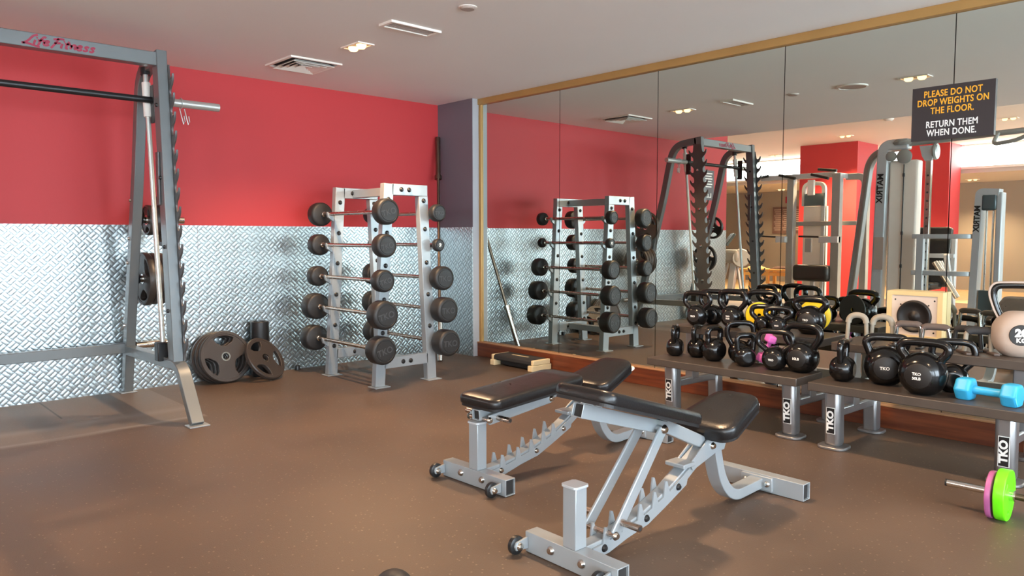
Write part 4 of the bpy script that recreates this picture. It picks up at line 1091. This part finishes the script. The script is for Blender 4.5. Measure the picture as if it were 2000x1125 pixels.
# pump bar with lime and mauve discs on the floor
d0, d1 = Vector((-1.20, -4.93, 0.101)), Vector((-1.166, -5.80, 0.101))
dv = (d1 - d0).normalized()
pb = thing('pump_barbell', 'thin barbell on the floor at the right edge, chrome tip towards the rack', 'barbell', tuple(d0))
MB().cyl((0, 0, 0), dv * 0.19, 0.0145, 20).build('sleeve', M_chrome, pb)
MB().cyl(-dv * 0.006, dv * 0.001, 0.0155, 20).build('end_cap', M_black, pb)
MB().cyl(dv * 0.235, dv * 1.1, 0.0135, 16).build('shaft', M_bronze, pb)
MB().cyl(dv * 0.185, dv * 0.245, 0.022, 18).build('collar', M_chrome, pb)
def disc(off, R, th, m, label, notch):
    c = d0 + dv * off
    p_ = thing('weight_disc', label, 'weight plate', (c.x, c.y, R + 0.001), 0, 'coloured discs on the pump barbell')
    ux = Vector((0, 0, 1)).cross(dv).normalized()
    mw = frame((0, 0, 0), ux, dv.cross(ux))
    lp = []
    for i in range(64):
        a = 2 * PI * i / 64; rr = R * (1.0 - 0.05 * max(0, math.cos(3 * a + 0.6)) ** 2)
        lp.append((rr * math.cos(a + PI / 2), rr * math.sin(a + PI / 2)))
    holes = []
    for kx in range(3):
        a0 = PI / 2 + 0.9 + 2 * PI * kx / 3
        holes.append([(R * q * math.cos(a0 + w_), R * q * math.sin(a0 + w_)) for q, w_ in ((0.62, -0.35), (0.80, -0.33), (0.82, 0.0), (0.80, 0.33), (0.62, 0.35), (0.58, 0.0))])
    holes.append(circ(0.0235, 20)[::-1])
    mz = min((mw @ Vector((a, b_, 0))).z for a, b_ in lp)
    curve2d('disc_body', [lp] + holes, th / 2 - 0.005, 0.005, m, p_, Matrix.Translation((0, 0, -R - mz)) @ mw if False else mw)
    return p_
disc(0.165, 0.092, 0.022, M_mauve, 'mauve disc behind the lime one on the floor barbell', 0)
disc(0.205, 0.100, 0.040, M_lime, 'lime green disc on the floor barbell', 0)

# dumbbell at the bottom edge
db = thing('dumbbell', 'black round-headed dumbbell at the bottom edge of the floor', 'dumbbell', (-3.479, -4.164, 0.062), math.radians(-43))
for s in (-1, 1):
    MB().lathe([(0.0, 0.0), (0.040, 0.0), (0.058, 0.006), (0.062, 0.016), (0.062, 0.06), (0.058, 0.07), (0.046, 0.074), (0.044, 0.070), (0.0, 0.070)], (0, s * 0.065, 0), (0, s, 0), 36).build('head', M_rubber, db, angle=0.9)
    MB().lathe([(0.014, 0.0), (0.022, 0.004), (0.022, 0.012), (0.014, 0.018)], (0, s * 0.067, 0), (0, -s, 0), 18).build('collar', M_chrome, db)
MB().cyl((0, -0.07, 0), (0, 0.07, 0), 0.0135).build('grip', M_chrome, db)

# ================================================================== THE HALL, SEEN IN THE MIRRORS
sbox('pillar_red', -9.35, -8.5, -0.49, 0.53, 0.0, Hh, M_red, 'wide red pillar in the hall')
sbox('pillar_red_far', -10.45, -9.85, -1.50, -0.80, 0.0, Hh, M_red, 'second red pillar by the cove light')
# notice on the red wall
t = thing('notice_sign', 'grey notice with white lines on the end of the red wall', 'sign', (-4.66, -0.006, 1.85))
MB().box(-0.165, 0.165, -0.004, 0.006, -0.21, 0.21).build('board', mat('notice_grey', rgb(92, 88, 92), 0.5), t, smooth=False)
ln = MB()
for k_ in range(6):
    z = 0.165 - k_ * 0.037
    ln.box(-0.12 + 0.02 * (k_ % 2), 0.13 - 0.03 * (k_ % 3), -0.0052, -0.004, z - 0.008, z + 0.008)
ln.build('print', M_inkwhite, t, smooth=False)
fg = MB().lathe([(0.0, 0.0012), (0.02, 0.0012), (0.02, 0.0)], (0.06, -0.004, -0.085), (0, -1, 0), 14)
fg.box(0.035, 0.085, -0.0052, -0.004, -0.165, -0.11).box(-0.10, 0.02, -0.0052, -0.004, -0.172, -0.16).box(-0.10, -0.08, -0.0052, -0.004, -0.16, -0.11).box(-0.03, -0.01, -0.0052, -0.004, -0.16, -0.12)
fg.build('pictogram', M_inkwhite, t, smooth=False)
# notice board and small red sign on the far wall
t = thing('notice_board', 'brown notice board with fine white rows on the far wall', 'notice board', (-13.188, 3.1, 1.53))
MB().box(-0.01, 0.015, -0.42, 0.42, -0.33, 0.33).build('board', M_notice, t, smooth=False)
rows_ = MB()
for k_ in range(11):
    z = 0.26 - k_ * 0.05
    for (a, c) in ((-0.38, -0.13), (-0.10, 0.15), (0.18, 0.38)): rows_.box(0.015, 0.0165, a, c - 0.02 * (k_ % 3), z - 0.007, z + 0.007)
rows_.build('print', mat('notice_print', rgb(190, 176, 168), 0.6), t, smooth=False)
t = thing('wall_sign', 'small red square sign above the notice board on the far wall', 'sign', (-13.19, 3.12, 2.03))
MB().box(-0.01, 0.01, -0.07, 0.07, -0.08, 0.08).build('plate', M_inkred, t, smooth=False)
# soap dispensers on the far wall
for (y, z, l_) in ((0.55, 1.10, 'white dispenser on the far wall, lower left'), (0.10, 1.30, 'white dispenser on the far wall, upper right')):
    t = thing('dispenser', l_, 'dispenser', (-13.14, y, z), 0, 'dispensers on the far wall')
    MB().box(-0.06, 0.06, -0.07, 0.07, -0.14, 0.14).build('case', M_white, t, bevel=0.02)
    MB().box(0.06, 0.064, -0.02, 0.02, -0.05, 0.03).build('window', M_screen, t, smooth=False)
# bench of pale wood with cloths
t = thing('wooden_bench', 'pale wooden bench by the far wall, mirrored behind the kettlebells', 'bench', (-9.6, 1.62, 0))
MB().box(-0.18, 0.18, -0.62, 0.62, 0.43, 0.475).build('seat', M_pine, t, bevel=0.006)
for sx in (-0.14, 0.14):
    for sy in (-0.54, 0.0, 0.54): MB().box(sx - 0.028, sx + 0.028, sy - 0.028, sy + 0.028, 0.0, 0.43).build('leg', M_pine, t, bevel=0.004)
    MB().box(sx - 0.015, sx + 0.015, -0.52, 0.52, 0.34, 0.40).build('rail', M_pine, t, bevel=0.003)
def cloth(x, y, z, w_, d_, h_, m, label):
    t_ = thing('folded_cloth', label, 'cloth', (x, y, z))
    mb = MB(); n = 12
    for i in range(n + 1):
        for j in range(n + 1):
            a, c = i / n * 2 - 1, j / n * 2 - 1
            hh = h_ * max(0, (1 - a ** 4) * (1 - c ** 4)) * (0.7 + 0.6 * mnoise(Vector((a * 2.2 + x, c * 2.2 + y, 3.1))))
            mb.v.append(Vector((a * w_, c * d_, max(0.003, hh))))
    for i in range(n):
        for j in range(n): k_ = i * (n + 1) + j; mb.f.append([k_, k_ + 1, k_ + n + 2, k_ + n + 1])
    o_ = mb.build('cloth_body', m, t_, angle=1.5); so_ = o_.modifiers.new('solid', 'SOLIDIFY'); so_.thickness = 0.004; so_.offset = -1
cloth(-9.6, 1.36, 0.477, 0.15, 0.24, 0.07, M_cloth, 'dark garment lying on the pale wooden bench')
cloth(-9.6, 1.95, 0.477, 0.14, 0.16, 0.08, M_cream_cloth, 'cream towel lying on the pale wooden bench')

# pull-down machine in front of the wide red pillar (local x = real x, built around x = -7)
pm = thing('pulldown_machine', 'grey pull-down machine mirrored in front of the wide red pillar', 'weight machine', (-7.1, -0.45, 0))
def pmb(mb, name, m, bevel=0.006): return mb.build(name, m, pm, bevel=bevel)
# columns: y of mirrored picture columns
pmb(MB().box(-0.06, 0.06, 0.36, 0.47, 0, 2.06), 'column', M_machine_dark)
pmb(MB().box(0.0, 0.12, -0.42, -0.29, 0, 2.10), 'column', M_machine_dark)
arch_ = fillet([(0.06, -0.35, 2.07), (-0.2, -0.60, 2.08), (-0.2, -0.62, 0.0)], 0.16, 8)
pmb(MB().path(fillet([(-0.25, -0.36, 2.06), (-0.25, -0.66, 2.06), (-0.25, -0.66, 0.0)], 0.13, 8), (1, 0, 0), 0.11, 0.10), 'rear_arch', M_machine_dark)
pmb(MB().box(-0.24, 0.08, -0.40, -0.31, 2.03, 2.11), 'top_link', M_machine)
pmb(MB().box(-0.05, 0.05, -0.30, 0.95, 2.05, 2.13), 'top_beam', M_machine)
pmb(MB().box(-0.16, -0.08, -0.60, 0.40, 1.30, 1.37), 'cross_beam', M_machine_dark)
pmb(MB().box(-0.30, -0.18, -0.06, 0.30, 0.0, 1.62), 'weight_shroud', M_white)
pmb(MB().path(fillet([(-0.2, 0.30, 1.62), (-0.2, 0.30, 1.98), (-0.2, -0.03, 1.98), (-0.2, -0.03, 0.0)], 0.1, 6), (1, 0, 0), 0.07, 0.06), 'shroud_frame', M_machine)
pmb(MB().box(-0.17, -0.15, -0.05, 0.28, 1.62, 1.82), 'instruction_panel', M_screen, 0.003)
pmb(MB().box(0.02, 0.22, -0.30, 0.28, 0.42, 0.68), 'seat_pad', M_black, 0.05)
pmb(MB().box(0.05, 0.12, -0.04, 0.02, 0.0, 0.42), 'seat_post', M_machine)
for y0, y1 in ((0.44, 0.60), (-0.42, -0.12)):
    pmb(MB().box(0.06, 0.16, min(y0, y1), max(y0, y1), 1.03, 1.13), 'arm_bracket', M_machine)
pmb(MB().cyl((0.12, 0.55, 1.12), (0.12, 1.05, 1.14), 0.016), 'handle', M_black, 0)
pmb(MB().cyl((0.12, -0.25, 1.12), (0.12, 0.22, 1.13), 0.016), 'handle', M_black, 0)
pmb(MB().box(0.10, 0.16, 0.0, 0.10, 0.88, 1.10), 'latch', M_machine_dark)
for (a, c) in (((0.05, 0.80, 2.13), (0.22, 1.05, 2.06)), ((0.05, 0.62, 2.13), (0.10, 0.32, 2.06)), ((0.10, -0.06, 2.18), (0.12, -0.36, 2.14)), ((0.16, 0.02, 2.10), (0.22, -0.28, 2.02))):
    pmb(MB().cyl(a, c, 0.022), 'pull_up_grip', M_black, 0)
pmb(MB().box(0.06, 0.12, 0.0, 0.10, 1.78, 2.02), 'pulley_block', M_white)
pmb(MB().box(-0.35, 0.35, -0.70, 0.50, 0.0, 0.06), 'base', M_machine_dark)

# tall cable machine with bent rear tube
cm = thing('cable_machine', 'tall grey cable machine mirrored left of the cream speaker box', 'weight machine', (-5.1, -2.35, 0))
def cmb(mb, name, m, bevel=0.006): return mb.build(name, m, cm, bevel=bevel)
# front tower runs up and bends over the pulleys
cmb(MB().path(fillet([(0.0, 0.16, 0.0), (0.0, 0.12, 2.24), (0.0, -0.17, 2.24)], 0.10, 8), (1, 0, 0), 0.14, 0.13), 'tower', M_machine, 0.015)
cmb(MB().path(fillet([(-0.25, 0.62, 0.0), (-0.2, 0.37, 2.16), (-0.02, -0.04, 2.22)], 0.30, 10), (0.9, 0.35, 0), 0.09, 0.09), 'bent_tube', M_machine_dark, 0.02)
cmb(MB().box(-0.16, 0.02, -0.27, 0.05, 0.0, 2.05), 'weight_shroud', M_vent_white, 0.02)
cmb(MB().cyl((0.03, -0.12, 0.1), (0.03, -0.12, 2.0), 0.006), 'cable', M_black, 0)
for z in (1.85, 1.15, 0.75): cmb(MB().cyl((0.03, -0.12, z), (0.03, -0.12, z + 0.04), 0.013), 'cable_stop', M_black, 0)
for (y, z, r_) in ((-0.13, 2.09, 0.085), (0.02, 2.10, 0.06)):
    cmb(MB().lathe([(0.0, 0.025), (r_ * 0.7, 0.025), (r_, 0.015), (r_ * 0.9, 0.0), (r_, -0.015), (r_ * 0.7, -0.025), (0.0, -0.025)], (0.06, y, z), (1, 0, 0), 28), 'pulley', M_machine_dark, 0)
cmb(MB().lathe([(0.0, 0.0), (0.10, 0.0), (0.12, 0.03), (0.09, 0.07), (0.0, 0.07)], (0.0, -0.09, 2.23), (0, 0, 1), 28), 'pulley_cap', M_machine_dark, 0)
cmb(MB().cyl((0.0, -0.1, 2.24), (0.0, -1.75, 2.30), 0.032), 'pull_up_bar', M_machine_dark, 0)
cmb(MB().tube(fillet([(0.06, -1.10, 2.27), (0.16, -1.08, 2.14), (0.2, -1.30, 2.16), (0.22, -1.5, 2.24)], 0.06, 5), 0.022, 10), 'hook_grip', M_machine_dark, 0)
cmb(MB().box(-0.03, 0.03, -0.42, -0.36, 0.0, 2.05), 'adjust_column', M_chrome, 0.004)
hs = MB()
for k_ in range(16): hs.lathe([(0.0, 0.001), (0.012, 0.001), (0.012, 0.0)], (0.03, -0.39, 0.35 + k_ * 0.1), (1, 0, 0), 10)
hs.build('peg_holes', M_black, cm, smooth=False)
cmb(MB().prism([(-0.10, 0.12), (0.10, 0.12), (0.07, 0.0), (0.035, -0.06), (-0.035, -0.06), (-0.07, 0.0)], (0.0, -0.39, 2.08), (0, 1, 0), (0, 0, 1), (0.05, 0, 0)), 'top_bracket', M_machine, 0.004)
cmb(MB().lathe([(0.0, 0.02), (0.09, 0.02), (0.10, 0.0), (0.09, -0.02), (0.0, -0.02)], (-0.02, -0.45, 2.13), (0, 1, 0), 24), 'pulley', M_machine_dark, 0)
pl_ = MB().box(0.0705, 0.074, 0.075, 0.185, 0.72, 1.12).build('instruction_panel', M_vent_in, cm, smooth=False)
text('lettering', 'MATRIX', 0.10, M_inkblack, cm, frame((0.0715, 0.135, 1.72), (0, -0.02, -1), (0, 1, -0.02)) if False else frame((0.0715, 0.135, 1.72), (0, 0.02, -1), (0, 1, 0.02)), 0.001, 0.003)
cmb(MB().box(-0.3, 0.12, -0.5, 0.55, 0.0, 0.05), 'base', M_machine_dark)

# weight-stack tower with padded frame
wt = thing('weight_tower', 'grey weight-stack tower mirrored before the tan wall at far right', 'weight machine', (-5.1, -3.37, 0))
def wtb(mb, name, m, bevel=0.006): return mb.build(name, m, wt, bevel=bevel)
wtb(MB().path(fillet([(0.0, 0.115, 0.0), (0.0, 0.075, 1.635), (0.0, -0.12, 1.62)], 0.05, 6), (1, 0, 0), 0.16, 0.075), 'tower', M_machine, 0.012)
wtb(MB().path([(0.0, -0.125, 0.0), (0.0, -0.125, 1.62)], (1, 0, 0), 0.15, 0.06), 'rear_column', M_machine, 0.012)
wtb(MB().box(0.03, 0.085, -0.10, 0.05, 1.42, 1.60), 'cap', M_screen, 0.02)
for y in (-0.055, 0.01): wtb(MB().cyl((0.0, y, 0.5), (0.0, y, 1.45), 0.011), 'guide_rod', M_chrome, 0)
wtb(MB().box(-0.07, 0.05, -0.10, 0.05, 0.0, 0.52), 'weight_stack', M_screen, 0.004)
for z in (1.13, 0.70):
    wtb(MB().path(fillet([(0.0, 0.10, z), (0.10, 0.22, z), (0.10, 0.75, z)], 0.08, 6), (0, 0, 1), 0.055, 0.055), 'side_arm', M_machine)
wtb(MB().box(0.06, 0.13, 0.62, 0.70, 0.0, 1.15), 'post', M_machine)
text('lettering', 'MATRIX', 0.082, M_inkblack, wt, frame((0.0815, 0.085, 1.33), (0, 0.024, -1), (0, 1, 0.024)), 0.001, 0.003)
wtb(MB().box(-0.3, 0.2, -0.2, 0.75, 0.0, 0.05), 'base', M_machine_dark)

# padded leg machine behind it
lm_ = thing('leg_machine', 'dark padded leg machine mirrored between the cable machine and the tower', 'weight machine', (-6.3, -2.25, 0))
def lmb(mb, name, m, bevel=0.01): return mb.build(name, m, lm_, bevel=bevel)
lmb(MB().path([(-0.2, 0, 0.45), (-0.34, 0, 1.25)], (0, 1, 0), 0.62, 0.12), 'back_pad', M_black, 0.03)
lmb(MB().box(-0.2, 0.3, -0.25, 0.25, 0.42, 0.52), 'seat_pad', M_black, 0.03)
for z in (0.62, 0.84, 1.10): lmb(MB().box(-0.18, -0.12, -0.40, 0.42, z, z + 0.06), 'rail', M_machine)
for y in (-0.38, 0.40): lmb(MB().box(-0.22, -0.14, y - 0.03, y + 0.03, 0.0, 1.12), 'post', M_machine)
for k_ in range(3): lmb(MB().cyl((0.1 + 0.1 * k_, -0.5 - 0.04 * k_, 0.35), (0.1 + 0.1 * k_, -0.30, 0.80), 0.035), 'roller', M_chrome, 0)
lmb(MB().bar((0.0, -0.45, 0.1), (0.35, -0.45, 0.9), 0.06, 0.06), 'lever', M_machine)
lmb(MB().box(-0.5, 0.5, -0.5, 0.45, 0.0, 0.06), 'base', M_machine_dark)
# cross trainer behind the lifting frame
xt = thing('exercise_bike', 'grey exercise bike mirrored at the end of the red wall', 'exercise bike', (-8.3, 1.72, 0))
def xb(mb, name, m, bevel=0.008): return mb.build(name, m, xt, bevel=bevel)
xb(MB().path([(0.1, 0.12, 0.95), (0.0, 0.0, 1.18)], (0.7, -0.7, 0), 0.26, 0.05), 'console', M_screen, 0.012)
xb(MB().box(-0.12, 0.12, -0.16, 0.2, 0.62, 0.88), 'body', M_machine_dark, 0.06)
xb(MB().lathe([(0.0, 0.04), (0.16, 0.04), (0.18, 0.0), (0.16, -0.04), (0.0, -0.04)], (0.0, -0.16, 0.72), (0.6, -0.6, 0), 28), 'flywheel', M_machine_dark, 0)
xb(MB().bar((0, 0.05, 0.0), (0, -0.03, 0.66), 0.09, 0.12), 'stem', M_machine)
for y in (-0.22, 0.24): xb(MB().bar((0.05, y, 0.03), (0.0, y * 0.4, 0.62), 0.04, 0.04), 'side_leg', M_machine)
xb(MB().box(-0.25, 0.25, 0.22, 0.30, 0.0, 0.06), 'rear_foot', M_machine)
xb(MB().box(-0.25, 0.25, -0.30, -0.22, 0.0, 0.06), 'front_foot', M_machine)
